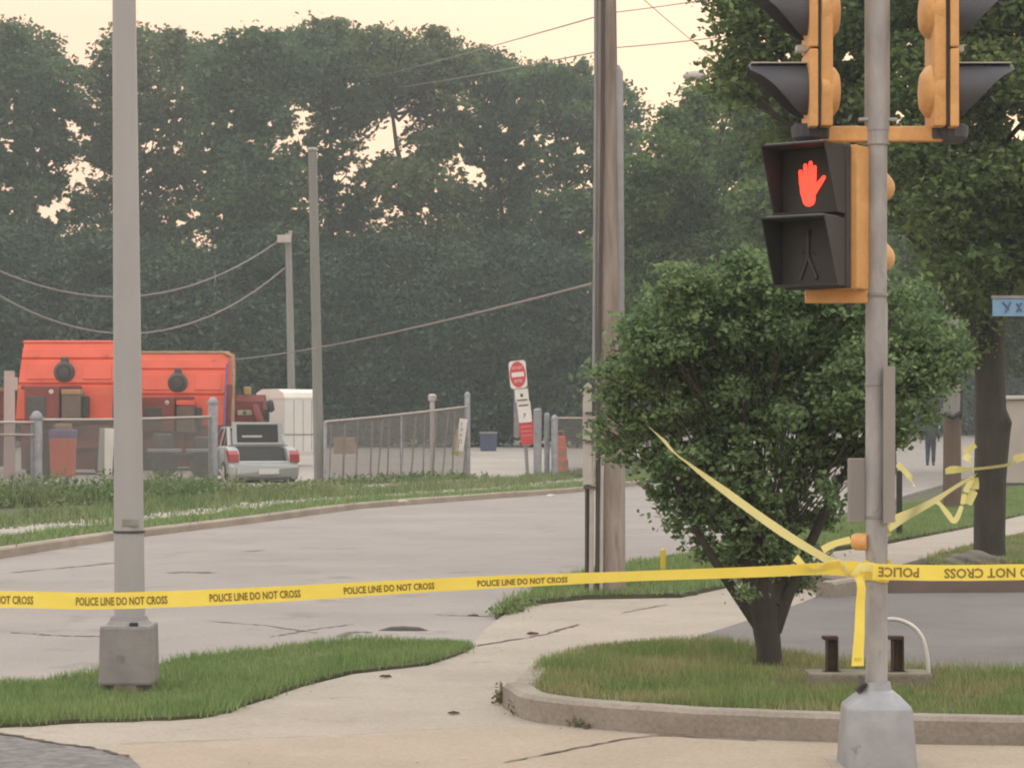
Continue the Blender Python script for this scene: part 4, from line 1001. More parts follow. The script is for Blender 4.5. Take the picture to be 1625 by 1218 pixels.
# street lamp with arm in the right tree
Yl = 76; xx = X(1215, Yl); t = thing('street_lamp', 'cobra head street lamp poking from the foliage into the sky', 'street lamp', (xx, Yl, H(xx, Yl) + .05))
bm = NB(); tube(bm, [Vector((xx, Yl, H(xx, Yl) - .1)), P(1213, 190, Yl), P(1200, 140, Yl), P(1170, 118, Yl), P(1118, 121, Yl)], [.1, .07, .05, .04, .035], 10); obj('pole', bm, m_pole, t, smooth=True)
bm = NB(); q = P(1102, 122, Yl); Mx = Matrix.Translation(q)
for v in bmesh.ops.create_uvsphere(bm, u_segments=20, v_segments=10, radius=1)['verts']:
    k = v.co.copy(); v.co = Mx @ Vector((k.x * .42 + .02, k.y * .2, (k.z * .2 if k.z > 0 else k.z * .13)))
obj('lamp_head', bm, m_condw, t, smooth=True)
bm = NB()
for v in bmesh.ops.create_uvsphere(bm, u_segments=16, v_segments=8, radius=1)['verts']:
    k = v.co.copy(); v.co = Mx @ Vector((k.x * .17 - .1, k.y * .12, k.z * .11 - .06))
obj('lens', bm, m_cond, t, smooth=True)

# ------------------------------------------------------------------ chain link fences
def fence_run(name, label, a, b_, h0, h1, posts, slats=0, tilt=0, rail=m_railp, mid=False, group=None, wire_sp=.078, bottom=.05, postr=.033, bags=None):
    """a,b_: (x,y) ends; posts: list of (t, height, radius, label)"""
    a = Vector(a); b_ = Vector(b_); za, zb = H(*a) + .1, H(*b_) + .1; L = (b_ - a).length; d_ = (b_ - a) / L
    t = thing(name, label, 'fence', (a.x, a.y, za), 0, group)
    def pt(u, z): p = a + d_ * u; return Vector((p.x, p.y, za + (zb - za) * u / L + z))
    hh = lambda u: h0 + (h1 - h0) * u / L
    bm = NB(); tube(bm, [pt(0, h0), pt(L * .33, hh(L * .33) - .02), pt(L * .66, hh(L * .66) - .015), pt(L, h1)], .026, 8)
    obj('top_rail', bm, rail, t)
    bm = NB(); n = int(L / wire_sp); wr = .0068
    for sg in (1, -1):
        for k in range(-int(2.2 / wire_sp) - 1, n + 1):
            u0 = k * wire_sp if sg > 0 else (k + 0) * wire_sp + 1.9
            u1 = u0 + sg * 1.9
            # clip to the panel
            pts_ = []
            for q in range(2):
                pass
            lo, hi = 0.0, 1.0
            for (u_a, du) in ((u0, u1 - u0),):
                if du > 0: lo = max(lo, (0 - u_a) / du); hi = min(hi, (L - u_a) / du)
                else: lo = max(lo, (L - u_a) / du); hi = min(hi, (0 - u_a) / du)
            if hi - lo < .03: continue
            q0 = u0 + (u1 - u0) * lo; q1 = u0 + (u1 - u0) * hi
            p0 = pt(q0, bottom + (hh(q0) - bottom) * lo); p1 = pt(q1, bottom + (hh(q1) - bottom) * hi)
            dd = (p1 - p0).normalized(); nn = Vector((-d_.y, d_.x, 0)); up = dd.cross(nn).normalized()
            vs_ = [bm.verts.new(p + o_ ) for p in (p0, p1) for o_ in (up * wr, nn * wr - up * wr * .5, -nn * wr - up * wr * .5)]
            for i in range(3): bm.faces.new((vs_[i], vs_[(i + 1) % 3], vs_[3 + (i + 1) % 3], vs_[3 + i]))
    obj('wire_mesh', bm, m_fencew, t)
    if mid: 
        bm = NB(); tube(bm, [pt(0, h0 - mid), pt(L, h1 - mid)], .022, 8); obj('mid_rail', bm, rail, t)
    for u, ph, pr, lb in posts:
        bm = NB(); p0 = pt(u * L, -.15); p1 = pt(u * L, ph)
        tube(bm, [p0, p1, p1 + Vector((0, 0, pr * .5)), p1 + Vector((0, 0, pr * .9))], [pr, pr, pr * .8, pr * .3], 12)
        lathe(bm, [(pr * 1.18, -.06), (pr * 1.22, -.02), (pr * 1.18, .0)], Matrix.Translation(p1), 12)
        o = obj('post', bm, m_fence, t, smooth=True)
        if lb: o['label'] = lb
    if slats:
        rd = random.Random(4)
        for k in range(slats):
            u = (k + rd.uniform(.2, .8)) / slats * L; ww = rd.uniform(.04, .085); hb_ = rd.uniform(.0, .08); ht = hh(u) - rd.uniform(.03, .12)
            off = tilt * rd.uniform(.3, 1.2) * (u / L * .3 + .7)
            bm = NB(); p0 = pt(u, hb_); p1 = pt(min(L, u + off), ht)
            nn = Vector((-d_.y, d_.x, 0)) * .006; e = Vector((d_.x, d_.y, 0)) * ww * .5
            c8 = [bm.verts.new(p + sx * e + sy * nn) for p in (p0, p1) for sx, sy in ((-1, -1), (1, -1), (1, 1), (-1, 1))]
            for i in range(4): bm.faces.new((c8[i], c8[(i + 1) % 4], c8[4 + (i + 1) % 4], c8[4 + i]))
            bm.faces.new(c8[:4][::-1]); bm.faces.new(c8[4:]); obj('slat', bm, m_slat, t)
    return t
fa = (X(-140, 39.5), 39.5); fm = (X(58, 43), 43); fb = (X(338, 48), 48)
fence_run('chain_link_fence', 'chain link fence bay at the far left edge with two top rails', fa, fm, 1.55, 1.50, [(0.05, 1.7, .05, None)], mid=.24, group='chain link fences of the yard')
fence_run('chain_link_fence', 'long chain link fence bay between two thick round posts in the weeds', fm, fb, 1.55, 1.62, [(0, 1.62, .11, None), (1, 1.95, .10, None), (.42, 1.5, .03, None)], group='chain link fences of the yard')
fence_run('chain_link_fence', 'leaning chain link fence with ragged slats right of the bare pole', (X(516, 54), 54), (X(744, 60.6), 60.6), 1.52, 1.93, [(0.99, 2.25, .075, None), (.0, 1.5, .04, None), (.5, 1.65, .03, None)], slats=13, tilt=.3, group='chain link fences of the yard')
fence_run('chain_link_fence', 'chain link fence panel between the gate posts and wooden pole', (X(880, 60.5), 60.5), (X(1010, 63), 63), 1.62, 1.68, [(.0, 1.62, .09, None), (.5, 1.6, .03, None)], group='chain link fences of the yard', wire_sp=.11)
# cluster of gate posts
for k, (px, hh_, r_, lb) in enumerate(((853, 1.83, .11, 'left, thickest grey post of the gate post cluster'), (868, 1.72, .075, 'middle grey post of the gate post cluster'))):
    xx = X(px, 60.2 + k * .5); p = Vector((xx, 60.2 + k * .5, .1)); bm = NB()
    tube(bm, [p - Vector((0, 0, .1)), p + Vector((0, 0, hh_)), p + Vector((0, 0, hh_ + .04))], [r_, r_, r_ * .5], 14)
    tag(obj('gate_post', bm, m_fence, smooth=True), lb, 'post', 'gate posts')
bm = NB(); p = Vector((X(686, 66), 66, .1)); tube(bm, [p, p + Vector((0, 0, 2.1)), p + Vector((0, 0, 2.14)), p + Vector((0, 0, 2.28)), p + Vector((0, 0, 2.33))], [.07, .07, .12, .13, .06], 12)
tag(obj('vent_pipe', bm, m_condw, smooth=True), 'pale pipe with round cap standing behind the slatted fence', 'pipe')
# banner on the gate end of the slatted fence
t = thing('banner', 'white and yellow banner with black marks hung on the fence end', 'banner', (X(732, 60.1), 60.1, .8))
Mx = Matrix.Translation(P(732, 692, 60.05)) @ Matrix.Rotation(R(8), 4, 'Y') @ Matrix.Rotation(R(-15), 4, 'Z')
bm = NB(); box(bm, (0, 0, .04), (.22, .01, .86), Mx, .003); obj('sheet', bm, m_signw, t)
bm = NB(); box(bm, (-.1, .004, -.16), (.24, .012, .72), Mx, .003, top=.5); obj('yellow_edge', bm, m_ylw, t)
for k, (ch, z) in enumerate((('I', .32), ('V', .17), ('V', .02), ('D', -.14), ('I', -.28))):
    me = textmesh(ch, .15)
    for v in me.vertices: v.co = Mx @ Vector((v.co.x * .9 - .05, -.012, v.co.y + z))
    obj('marking', me, m_signk, t)

# ------------------------------------------------------------------ do not enter sign
Yd = 62; b = Vector((X(838, Yd), Yd, .1)); t = thing('road_sign', 'leaning grey post with do not enter sign above white and red plates', 'road sign', b)
s = FPX / Yd; bm = NB(); Mx = Matrix.Translation(b); tube(bm, [b + Vector((0, .34, -.1)), P(833, 690, Yd + .34), P(822, 620, Yd + .34), P(817, 578, Yd + .34)], [.045, .06, .06, .05], 10)
box(bm, P(820, 655, Yd + .36), (.16, .05, 1.35), Matrix.Translation((0, 0, 0)), .01); obj('post', bm, m_cond, t)
ln = R(-5)
def plate(px, py, wpx, hpx, m, name, bev=.06, yaw=R(-40)):
    M_ = Matrix.Translation(P(px, py, Yd)) @ Matrix.Rotation(ln, 4, 'Y') @ Matrix.Rotation(yaw, 4, 'Z'); wv, hv = wpx / s / math.cos(yaw), hpx / s
    bm = NB(); bv = min(bev, wv * .4, hv * .4); poly = []
    for cx_, cz_, a0 in ((wv / 2 - bv, hv / 2 - bv, 0), (-wv / 2 + bv, hv / 2 - bv, 90), (-wv / 2 + bv, -hv / 2 + bv, 180), (wv / 2 - bv, -hv / 2 + bv, 270)):
        for k in range(5): a = R(a0 + k * 22.5); poly.append((cx_ + bv * math.cos(a), cz_ + bv * math.sin(a)))
    A_ = [bm.verts.new(M_ @ Vector((x_, -.004, z_))) for x_, z_ in poly]; B_ = [bm.verts.new(M_ @ Vector((x_, .004, z_))) for x_, z_ in poly]
    bm.faces.new(A_); bm.faces.new(B_[::-1])
    for i in range(len(poly)): bm.faces.new((A_[i], B_[i], B_[(i + 1) % len(poly)], A_[(i + 1) % len(poly)]))
    bmesh.ops.recalc_face_normals(bm, faces=bm.faces)
    return obj(name, bm, m, t), M_, wv, hv
def ptext(parent, M_, txt, size, x, z, m, sx=1):
    me = textmesh(txt, size); cx_ = (max(v.co.x for v in me.vertices)) / 2
    for v in me.vertices: v.co = M_ @ Vector(((v.co.x - cx_) * sx + x, -.0105, v.co.y + z))
    return obj('lettering', me, m, parent)
o, M_, wv, hv = plate(822, 594, 27, 44, m_signw, 'do_not_enter_plate', .1)
bm = NB(); lathe(bm, [(wv * .47, -.001), (wv * .47, .003)], M_ @ Matrix.Translation((0, -.0055, 0)) @ Matrix.Rotation(PI / 2, 4, 'X') @ Matrix.Scale(1.25, 4, (0, 1, 0)), 24); obj('red_disc', bm, m_signr, o)
bm = NB(); box(bm, (0, -.0105, 0), (wv * .72, .003, hv * .17), M_, 0); obj('white_bar', bm, m_signw, o)
ptext(o, M_, 'DO NOT', .12, 0, hv * .24, m_signw, .8); ptext(o, M_, 'ENTER', .12, 0, -hv * .24, m_signw, .8)
o, M_, wv, hv = plate(828, 627, 21, 20.5, m_signw, 'white_plate', .02)
bm = NB(); box(bm, (0, -.006, 0), (.09, .003, .09), M_); box(bm, (0, -.006, -.13), (wv * .8, .003, .04), M_); obj('marking', bm, m_signk, o)
o, M_, wv, hv = plate(831, 643, 21, 13, m_signw, 'white_plate', .01)
bm = NB(); box(bm, (0, -.006, 0), (wv * .75, .003, .04), M_); obj('marking', bm, m_signk, o)
o, M_, wv, hv = plate(833, 659.5, 21, 21, m_signw, 'white_plate', .05)
ptext(o, M_, 'P', .2, 0, 0, m_signk)
o, M_, wv, hv = plate(836, 687, 21, 36, m_signr, 'red_plate', .02)
bm = NB()
for z in (.18, .06, -.06): box(bm, (0, -.006, z), (wv * .75, .003, .025), M_)
obj('marking', bm, mat('faded_pink', (.55, .3, .28), None, 3, .6), o)

q = Vector((X(547, 68), 68, H(0, 68) + .12)); bm = NB(); box(bm, q + Vector((0, 0, .75)), (.62, .5, .5), None, .02)
tag(obj('crate', bm, m_tan), 'brown crate seen through the left end of the slatted fence', 'crate')
# orange barricade, blue bin
t = thing('barrel', 'orange traffic barrel standing in the yard behind the gate fence', 'barrel', (X(889, 66), 66, .13))
bm = NB(); q = Vector((X(889, 66), 66, .13)); lathe(bm, [(.30, 0), (.30, .06), (.24, .08), (.235, .4), (.20, .42), (.195, .75), (.17, .77), (.16, 1.05), (.12, 1.08)], Matrix.Translation(q), 20); obj('body', bm, m_orange, t, smooth=True)
bm = NB(); lathe(bm, [(.238, .2), (.238, .34)], Matrix.Translation(q), 20); lathe(bm, [(.2, .5), (.198, .62)], Matrix.Translation(q), 20); obj('reflective_band', bm, m_tan, t)
bm = NB(); tube(bm, [q + Vector((-.1, 0, 1.05)), q + Vector((-.1, 0, 1.22)), q + Vector((.1, 0, 1.22)), q + Vector((.1, 0, 1.05))], .018, 8); obj('handle', bm, m_orange, t)
t = thing('storage_bin', 'blue bin against dark undergrowth seen through the open gateway', 'bin', (X(775, 90), 90, .45))
bm = NB(); q = Vector((X(775, 90), 90, H(0, 90) + .12)); box(bm, q + Vector((0, 0, .35)), (.62, .5, .7), None, .04, top=1.1); obj('body', bm, m_blue, t)
bm = NB(); box(bm, q + Vector((0, 0, .73)), (.72, .58, .07), None, .02); obj('lid', bm, m_cond, t)

# ------------------------------------------------------------------ white trailer
Yt = 72; q = Vector((X(456, Yt), Yt, .22)); t = thing('box_trailer', 'white box trailer with rounded roof behind the silver car', 'trailer', q)
Mx = Matrix.Translation(q) @ Matrix.Rotation(R(52), 4, 'Z') @ Matrix.Diagonal((.60, .66, 1, 1)); s = FPX / Yt
bm = NB(); poly = [(-.95, .45), (.95, .45), (.95, 2.15), (.85, 2.3), (.5, 2.4), (-.5, 2.4), (-.85, 2.3), (-.95, 2.15)]
extr(bm, poly, -1.3, 1.3, Mx); obj('body', bm, m_trail, t)
bm = NB(); extr(bm, [(-.97, 2.12), (.97, 2.12), (.97, 2.17), (.86, 2.32), (.5, 2.43), (-.5, 2.43), (-.86, 2.32), (-.97, 2.17)], -1.33, 1.33, Mx); obj('roof', bm, mat('roof_white', (.74, .73, .69), None, 1, .5), t)
bm = NB()
for x_ in (-.6, .1, .75): box(bm, (x_, -.955, 1.28), (.03, .015, 1.6), Mx)
box(bm, (0, -.957, 1.0), (2.6, .015, .04), Mx); obj('seam_strips', bm, m_cond, t)
for sy in (-1, 1):
    bm = NB(); Mw = Mx @ Matrix.Translation((-.3, sy * .62, .22)) @ Matrix.Rotation(PI / 2, 4, 'X'); lathe(bm, [(.2, -.1), (.33, -.09), (.34, 0), (.33, .09), (.2, .1)], Mw, 20)
    wv_ = obj('wheel', bm, m_dark, t); bm = NB(); lathe(bm, [(.18, -.11), (.18, .11)], Mw, 16); obj('rim', bm, m_condw, wv_)

# ------------------------------------------------------------------ silver car with its boot open
Yc = 55.5; q = Vector((X(420, Yc), Yc, .04)); CAR = thing('parked_car', 'silver car seen from behind with its boot lid raised beside the fence', 'car', q, R(17), None, False)
def cobj(name, bm, m, parent=None, smooth=False): return obj(name, bm, m, parent or CAR, smooth)
# local: rear at y=0, car extends +y, centred on x
hw = .87
def loft(bm, secs):
    """secs: list of rings of equal count"""
    rs = [[bm.verts.new(p) for p in r_] for r_ in secs]; n = len(rs[0])
    for i in range(len(rs) - 1):
        for k in range(n): bm.faces.new((rs[i][k], rs[i][(k + 1) % n], rs[i + 1][(k + 1) % n], rs[i + 1][k]))
    bm.faces.new(rs[0][::-1]); bm.faces.new(rs[-1]); bmesh.ops.recalc_face_normals(bm, faces=bm.faces)
def sec(y, w_, z0, z1): 
    return [(-w_ * .92, y, z0), (w_ * .92, y, z0), (w_, y, z0 + (z1 - z0) * .35), (w_ * .985, y, z0 + (z1 - z0) * .75), (w_ * .9, y, z1), (-w_ * .9, y, z1), (-w_ * .985, y, z0 + (z1 - z0) * .75), (-w_, y, z0 + (z1 - z0) * .35)]
bm = NB()
loft(bm, [sec(0.05, hw * .93, .30, .60), sec(.12, hw * .98, .24, .62), sec(.18, hw, .22, .62)]); 
loft(bm, [sec(.95, hw, .22, .98), sec(2.2, hw * 1.01, .22, .96), sec(3.2, hw, .22, .92), sec(4.1, hw * .94, .24, .80), sec(4.5, hw * .8, .3, .6)])
for sx in (-1, 1):     # rear wings beside the boot
    extr(bm, [(.1, .3), (.96, .25), (.96, .97), (.6, .965), (.25, .90), (.10, .78), (.06, .6)], sx * hw * .68, sx * hw * .98)
extr(bm, [(.15, .25), (.95, .25), (.95, .5), (.15, .5)], -hw * .7, hw * .7)
bmesh.ops.bevel(bm, geom=[e for e in bm.edges if len(e.link_faces) == 2 and e.calc_face_angle() > .5], offset=.045, segments=3, affect='EDGES', profile=.5)
cobj('body', bm, m_carw, None, True)
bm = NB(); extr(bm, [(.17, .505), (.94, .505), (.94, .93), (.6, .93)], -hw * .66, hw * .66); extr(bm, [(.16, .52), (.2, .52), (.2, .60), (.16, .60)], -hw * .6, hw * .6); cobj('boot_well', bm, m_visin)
bm = NB()
loft(bm, [[(-.66, 1.0, .95), (.66, 1.0, .95), (.60, 1.45, 1.38), (-.60, 1.45, 1.38)], [(-.70, 1.35, .95), (.70, 1.35, .95), (.60, 1.75, 1.42), (-.60, 1.75, 1.42)], [(-.74, 2.8, .95), (.74, 2.8, .95), (.60, 2.45, 1.42), (-.60, 2.45, 1.42)], [(-.72, 3.25, .93), (.72, 3.25, .93), (.58, 2.6, 1.40), (-.58, 2.6, 1.40)]])
cobj('windows', bm, m_glass)
bm = NB(); box(bm, (0, 2.05, 1.425), (1.22, 1.25, .05), None, .02)
for sx in (-1, 1): tube(bm, [(sx * .71, .92, .96), (sx * .63, 1.5, 1.41)], .05, 8); tube(bm, [(sx * .75, 2.0, .95), (sx * .62, 2.0, 1.42)], .03, 6); tube(bm, [(sx * .74, 3.2, .93), (sx * .61, 2.6, 1.41)], .035, 6)
cobj('roof', bm, m_carw)
# raised lid with dark underside towards the viewer
ML = Matrix.Translation((0, .92, .99)) @ Matrix.Rotation(R(78), 4, 'X') 
bm = NB(); box(bm, (0, .29, 0), (1.26, .60, .05), ML, .02); lid = cobj('boot_lid', bm, m_carw)
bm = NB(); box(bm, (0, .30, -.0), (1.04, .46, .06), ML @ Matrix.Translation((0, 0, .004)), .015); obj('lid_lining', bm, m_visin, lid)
bm = NB(); box(bm, (-.14, .22, .04), (.5, .05, .015), ML, .004); obj('lid_trim', bm, m_condw, lid)
bm = NB(); box(bm, (0, .02, 1.02), (1.28, .12, .09), None, .03)
for v in bm.verts: v.co.y += .86
cobj('scuttle_panel', bm, m_carw)
bm = NB()
loft(bm, [[(-hw * .95, .06, .16), (hw * .95, .06, .16), (hw, .08, .3), (hw, .06, .5), (hw * .97, .08, .56), (-hw * .97, .08, .56), (-hw, .06, .5), (-hw, .08, .3)], [(-hw * .85, -.08, .18), (hw * .85, -.08, .18), (hw * .9, -.13, .3), (hw * .9, -.13, .46), (hw * .87, -.08, .53), (-hw * .87, -.08, .53), (-hw * .9, -.13, .46), (-hw * .9, -.13, .3)]])
bp_ = cobj('bumper', bm, m_carw)
bm = NB(); box(bm, (.08, -.14, .36), (.5, .02, .13), None, .01); obj('number_plate', bm, m_plate, bp_)
bm = NB(); box(bm, (0, -.10, .19), (1.3, .1, .08), None, .02); obj('lower_valance', bm, m_dgrey, bp_)
for sx in (-1, 1):
    bm = NB(); extr(bm, [(.03, .60), (.06, .78), (.20, .87), (.50, .90), (.44, .80), (.10, .58)], sx * hw * .73, sx * hw * 1.005); cobj('tail_light', bm, m_tail)
for sx in (-1, 1):
    for y_ in (.85, 3.5):
        bm = NB(); Mw = Matrix.Translation((sx * .78, y_, .31)) @ Matrix.Rotation(PI / 2, 4, 'Y'); lathe(bm, [(.2, -.1), (.30, -.1), (.315, 0), (.30, .1), (.2, .1)], Mw, 22)
        wv_ = cobj('wheel', bm, m_dark); bm = NB(); lathe(bm, [(.19, -.105), (.19, .105)], Mw, 16); obj('rim', bm, m_condw, wv_)
bm = NB(); box(bm, (hw + .05, 2.75, 1.0), (.18, .1, .13), None, .03); cobj('door_mirror', bm, m_dark)
bm = NB(); tube(bm, [(X(348, 50), 50, .55), (X(362, 50), 50.1, .12)], .03, 6); tag(obj('fallen_rail', bm, m_railp), 'short pale rail slanting into the weeds by the thick post', 'rail')

# ------------------------------------------------------------------ red hopper machines
def hopper(px, pyt, Y, wpx, label, end=False):
    s = FPX / Y; wv = wpx / s; q = Vector((X(px, Y), Y, .12)); zt = P(0, pyt, Y).z - q.z
    t = thing('hopper_machine', label, 'machine', q, 0, 'red hopper machines in the yard', False)
    def z(py): return P(0, py + (pyt - 542), Y).z - q.z
    bm = NB(); x0, x1 = -wv / 2, wv / 2
    # side profile (y,z): sloping upper sheet, folded ribs, steeper lower sheet
    prof = [(.55, z(542)), (.47, z(552)), (.42, z(553)), (.34, z(566)), (.38, z(569)), (.30, z(572)), (.12, z(606)), (.17, z(610)), (.10, z(613)), (.02, z(664)), (.6, z(676)), (1.9, z(676)), (2.3, z(560)), (2.1, z(542))]
    n_ = len(prof); tp_ = lambda zz: 1 + .045 * (z(542) - zz)
    A_ = [bm.verts.new((x0 * tp_(b_), a, b_)) for a, b_ in prof]; B_ = [bm.verts.new((x1 * (1 if end else tp_(b_)), a, b_)) for a, b_ in prof]
    bm.faces.new(A_); bm.faces.new(B_[::-1])
    for i in range(n_): bm.faces.new((A_[i], B_[i], B_[(i + 1) % n_], A_[(i + 1) % n_]))
    bmesh.ops.recalc_face_normals(bm, faces=bm.faces); obj('hopper', bm, m_red, t)
    # raised panels either side of the hub
    for sx in (-1, 1):
        bm = NB(); ym = .24; zm = (z(574) + z(604)) / 2; tilt = math.atan2(.18, z(572) - z(606))
        Mp = Matrix.Translation((sx * wv * .29, .20, zm)) @ Matrix.Rotation(-tilt, 4, 'X'); box(bm, (0, 0, 0), (wv * .30, .05, (z(575) - z(604)) * .92), Mp, .02); obj('raised_panel', bm, m_red, t)
        bm = NB(); box(bm, (sx * wv * .498, .26, z(604) + (z(542) - z(604)) / 2), (.07, .5, z(546) - z(664)) if False else (.06, .10, z(548) - z(660)), Matrix.Translation((0, -.02, -.35)) @ Matrix.Rotation(-.14, 4, 'X'), .01); obj('side_flange', bm, m_red, t)
    bm = NB(); tube(bm, [(x0 - .02, .55, z(542) + .01), (x1 + .02, .55, z(542) + .01)], .045, 8); obj('top_rail', bm, m_tan if end else m_red, t)
    Mh = Matrix.Translation((-.05 * wv, .16, z(590))) @ Matrix.Rotation(PI / 2, 4, 'X')
    bm = NB(); lathe(bm, [(.29, -.05), (.30, .03), (.24, .08), (.2, .08)], Mh, 24); box(bm, (-.05 * wv, .2, z(590) + .34), (.22, .1, .18), None, .03)
    hub = obj('round_hub', bm, m_dgrey, t, smooth=True)
    bm = NB(); lathe(bm, [(.15, .07), (.14, .10), (.05, .11)], Mh, 20); obj('hub_cap', bm, m_cable, hub); bm = NB(); lathe(bm, [(.22, .079), (.21, .09)], Mh, 20); obj('hub_ring', bm, m_dark, hub)
    # engine box, radiator, tan cabinet
    bm = NB(); box(bm, (-wv * .22, -.35, z(640)), (wv * .36, .8, z(613) - z(668)), None, .05); box(bm, (-wv * .15, -.3, z(615)), (wv * .6, .5, .12), None, .03); e = obj('engine_box', bm, m_dred, t)
    bm = NB(); box(bm, (-wv * .27, -.77, z(645)), (wv * .19, .05, .58), None, .02); obj('radiator', bm, m_dgrey, e)
    bm = NB(); lathe(bm, [(.07, 0), (.05, .04)], Matrix.Translation((-wv * .12, -.75, z(622))) @ Matrix.Rotation(PI / 2, 4, 'X'), 12); obj('lamp', bm, m_tab, e)
    bm = NB(); box(bm, (wv * .08, -.4, z(648)), (wv * .2, .6, .8), None, .04); cab = obj('cabinet', bm, mat('brown_cabinet', (.15, .10, .08), (.10, .075, .06), 2, .7), t)
    bm = NB(); box(bm, (wv * .08, -.42, z(622)), (wv * .2, .62, .14), None, .03); obj('cabinet_top', bm, m_tan if not end else m_red, cab)
    bm = NB(); box(bm, (wv * .21, -.35, z(645)), (.14, .5, .6), None, .05); obj('hydraulic_unit', bm, m_dark, t)
    # dark undercarriage and wheels
    bm = NB(); box(bm, (0, .9, .78), (wv * .98, 1.9, 1.25), None, .05); box(bm, (0, -.2, .85), (wv * .9, .3, .2), None, .03); box(bm, (-wv * .3, -.3, 1.1), (.4, .4, .9), None, .05)
    box(bm, (wv * .02, -.3, .9), (.16, .2, .9), None, .03); obj('undercarriage', bm, m_dred, t)
    for sx in (-1, 1):
        for y_ in (.1, 1.5):
            bm = NB(); Mw = Matrix.Translation((sx * wv * .36, y_, .5)) @ Matrix.Rotation(PI / 2, 4, 'Y'); lathe(bm, [(.3, -.18), (.48, -.17), (.5, 0), (.48, .17), (.3, .18)], Mw, 20); wv_ = obj('wheel', bm, m_dark, t)
            bm = NB(); lathe(bm, [(.25, -.185), (.25, .185)], Mw, 14); obj('rim', bm, m_dred, wv_)
    if end:
        bm = NB()
        tube(bm, [(x1 - .12, .5, z(542)), (x1 + .14, .42, z(548)), (x1 + .2, .2, z(575)), (x1 + .2, 0, z(620)), (x1 + .2, -.1, z(668))], .055, 8); obj('end_frame', bm, m_tan, t)
        bm = NB(); tube(bm, [(x1 + .02, .0, z(560)), (x1 - .04, -.2, z(668))], .032, 8); obj('hose', bm, m_violet, t)
        bm = NB(); box(bm, (x1 + .08, .2, z(635)), (.2, .5, 1.6), None, .03); obj('end_plate', bm, m_dred, t)
    else:
        bm = NB(); tube(bm, [(x1 + .02, -.1, z(595)), (x1 - .02, -.2, z(670))], .06, 8); obj('hose', bm, m_blue, t)
    return t
hopper(108, 542, 64, 152, 'red hopper machine with round dark hub at left of the light pole')
hopper(288, 559, 68, 142, 'red hopper machine with tan end frame right of the light pole', True)
# third piece of red machinery
Yq = 70; s = FPX / Yq; q = Vector((X(400, Yq), Yq, .15)); t = thing('road_roller', 'small dark red machine end with pale lamp strip before the white trailer', 'machine', q, 0, None, False)
bm = NB(); extr(bm, [(-.5, .7), (.5, .7), (.5, 2.1), (.2, 2.3), (-.3, 2.3), (-.5, 2.1)], -.45, .4); obj('body', bm, m_dred, t)
bm = NB(); lathe(bm, [(.45, -.12), (.5, -.05), (.5, .05), (.4, .12)], Matrix.Translation((.30, -.45, 1.55)) @ Matrix.Rotation(R(70), 4, 'Y'), 18); obj('side_drum', bm, m_dred, t)
bm = NB(); lathe(bm, [(.16, -.1), (.2, 0), (.16, .1)], Matrix.Translation((.62, -.5, 1.95)) @ Matrix.Rotation(R(80), 4, 'Y'), 14); box(bm, (.5, -.4, 1.6), (.14, .3, .5), None, .04); obj('knob', bm, m_dark, t)
bm = NB(); box(bm, (-.16, -.52, 1.75), (.46, .05, .16), None, .03); ls = obj('lamp_strip', bm, m_tab, t)
bm = NB(); lathe(bm, [(.07, 0), (.05, .04)], Matrix.Translation((-.16, -.545, 1.75)) @ Matrix.Rotation(PI / 2, 4, 'X'), 12); obj('green_lens', bm, mat('green_lens', (.05, .2, .08), None, 3, .3), ls)
bm = NB(); box(bm, (-.12, -.2, 2.42), (.22, .2, .25), None, .05); obj('beacon', bm, mat('amber', (.4, .3, .12), None, 3, .4), t)
bm = NB()
for sx in (-1, 1): lathe(bm, [(.3, -.12), (.4, -.1), (.4, .1), (.3, .12)], Matrix.Translation((sx * .35, 0, .4)) @ Matrix.Rotation(PI / 2, 4, 'Y'), 18)
obj('wheels', bm, m_dark, t)
# low trailer with tyres behind the fence
Yq = 57; q = Vector((X(290, Yq), Yq, .12)); t = thing('flatbed_trailer', 'low dark flatbed trailer with two tyres behind the middle of the fence', 'trailer', q, R(6), None, False)
bm = NB(); box(bm, (0, .6, .62), (1.7, 1.4, .12), None, .02); box(bm, (-.5, .4, .95), (.5, .5, .5), None, .08); box(bm, (.45, .5, .9), (.4, .5, .45), None, .1); obj('deck', bm, m_dgrey, t)
for sx in (-.45, .5):
    bm = NB(); Mw = Matrix.Translation((sx, -.15, .42)) @ Matrix.Rotation(PI / 2, 4, 'X'); lathe(bm, [(.2, -.1), (.31, -.1), (.33, 0), (.31, .1), (.2, .1)], Mw, 20); wv_ = obj('wheel', bm, m_dark, t)
    bm = NB(); lathe(bm, [(.18, -.08), (.18, .08)], Mw, 14); obj('rim', bm, m_cond, wv_)
    bm = NB(); extr(bm, [(-.3, .74), (.1, .74), (.1, .82), (-.3, .80)], sx - .42, sx + .42); obj('fender', bm, m_cond, t)
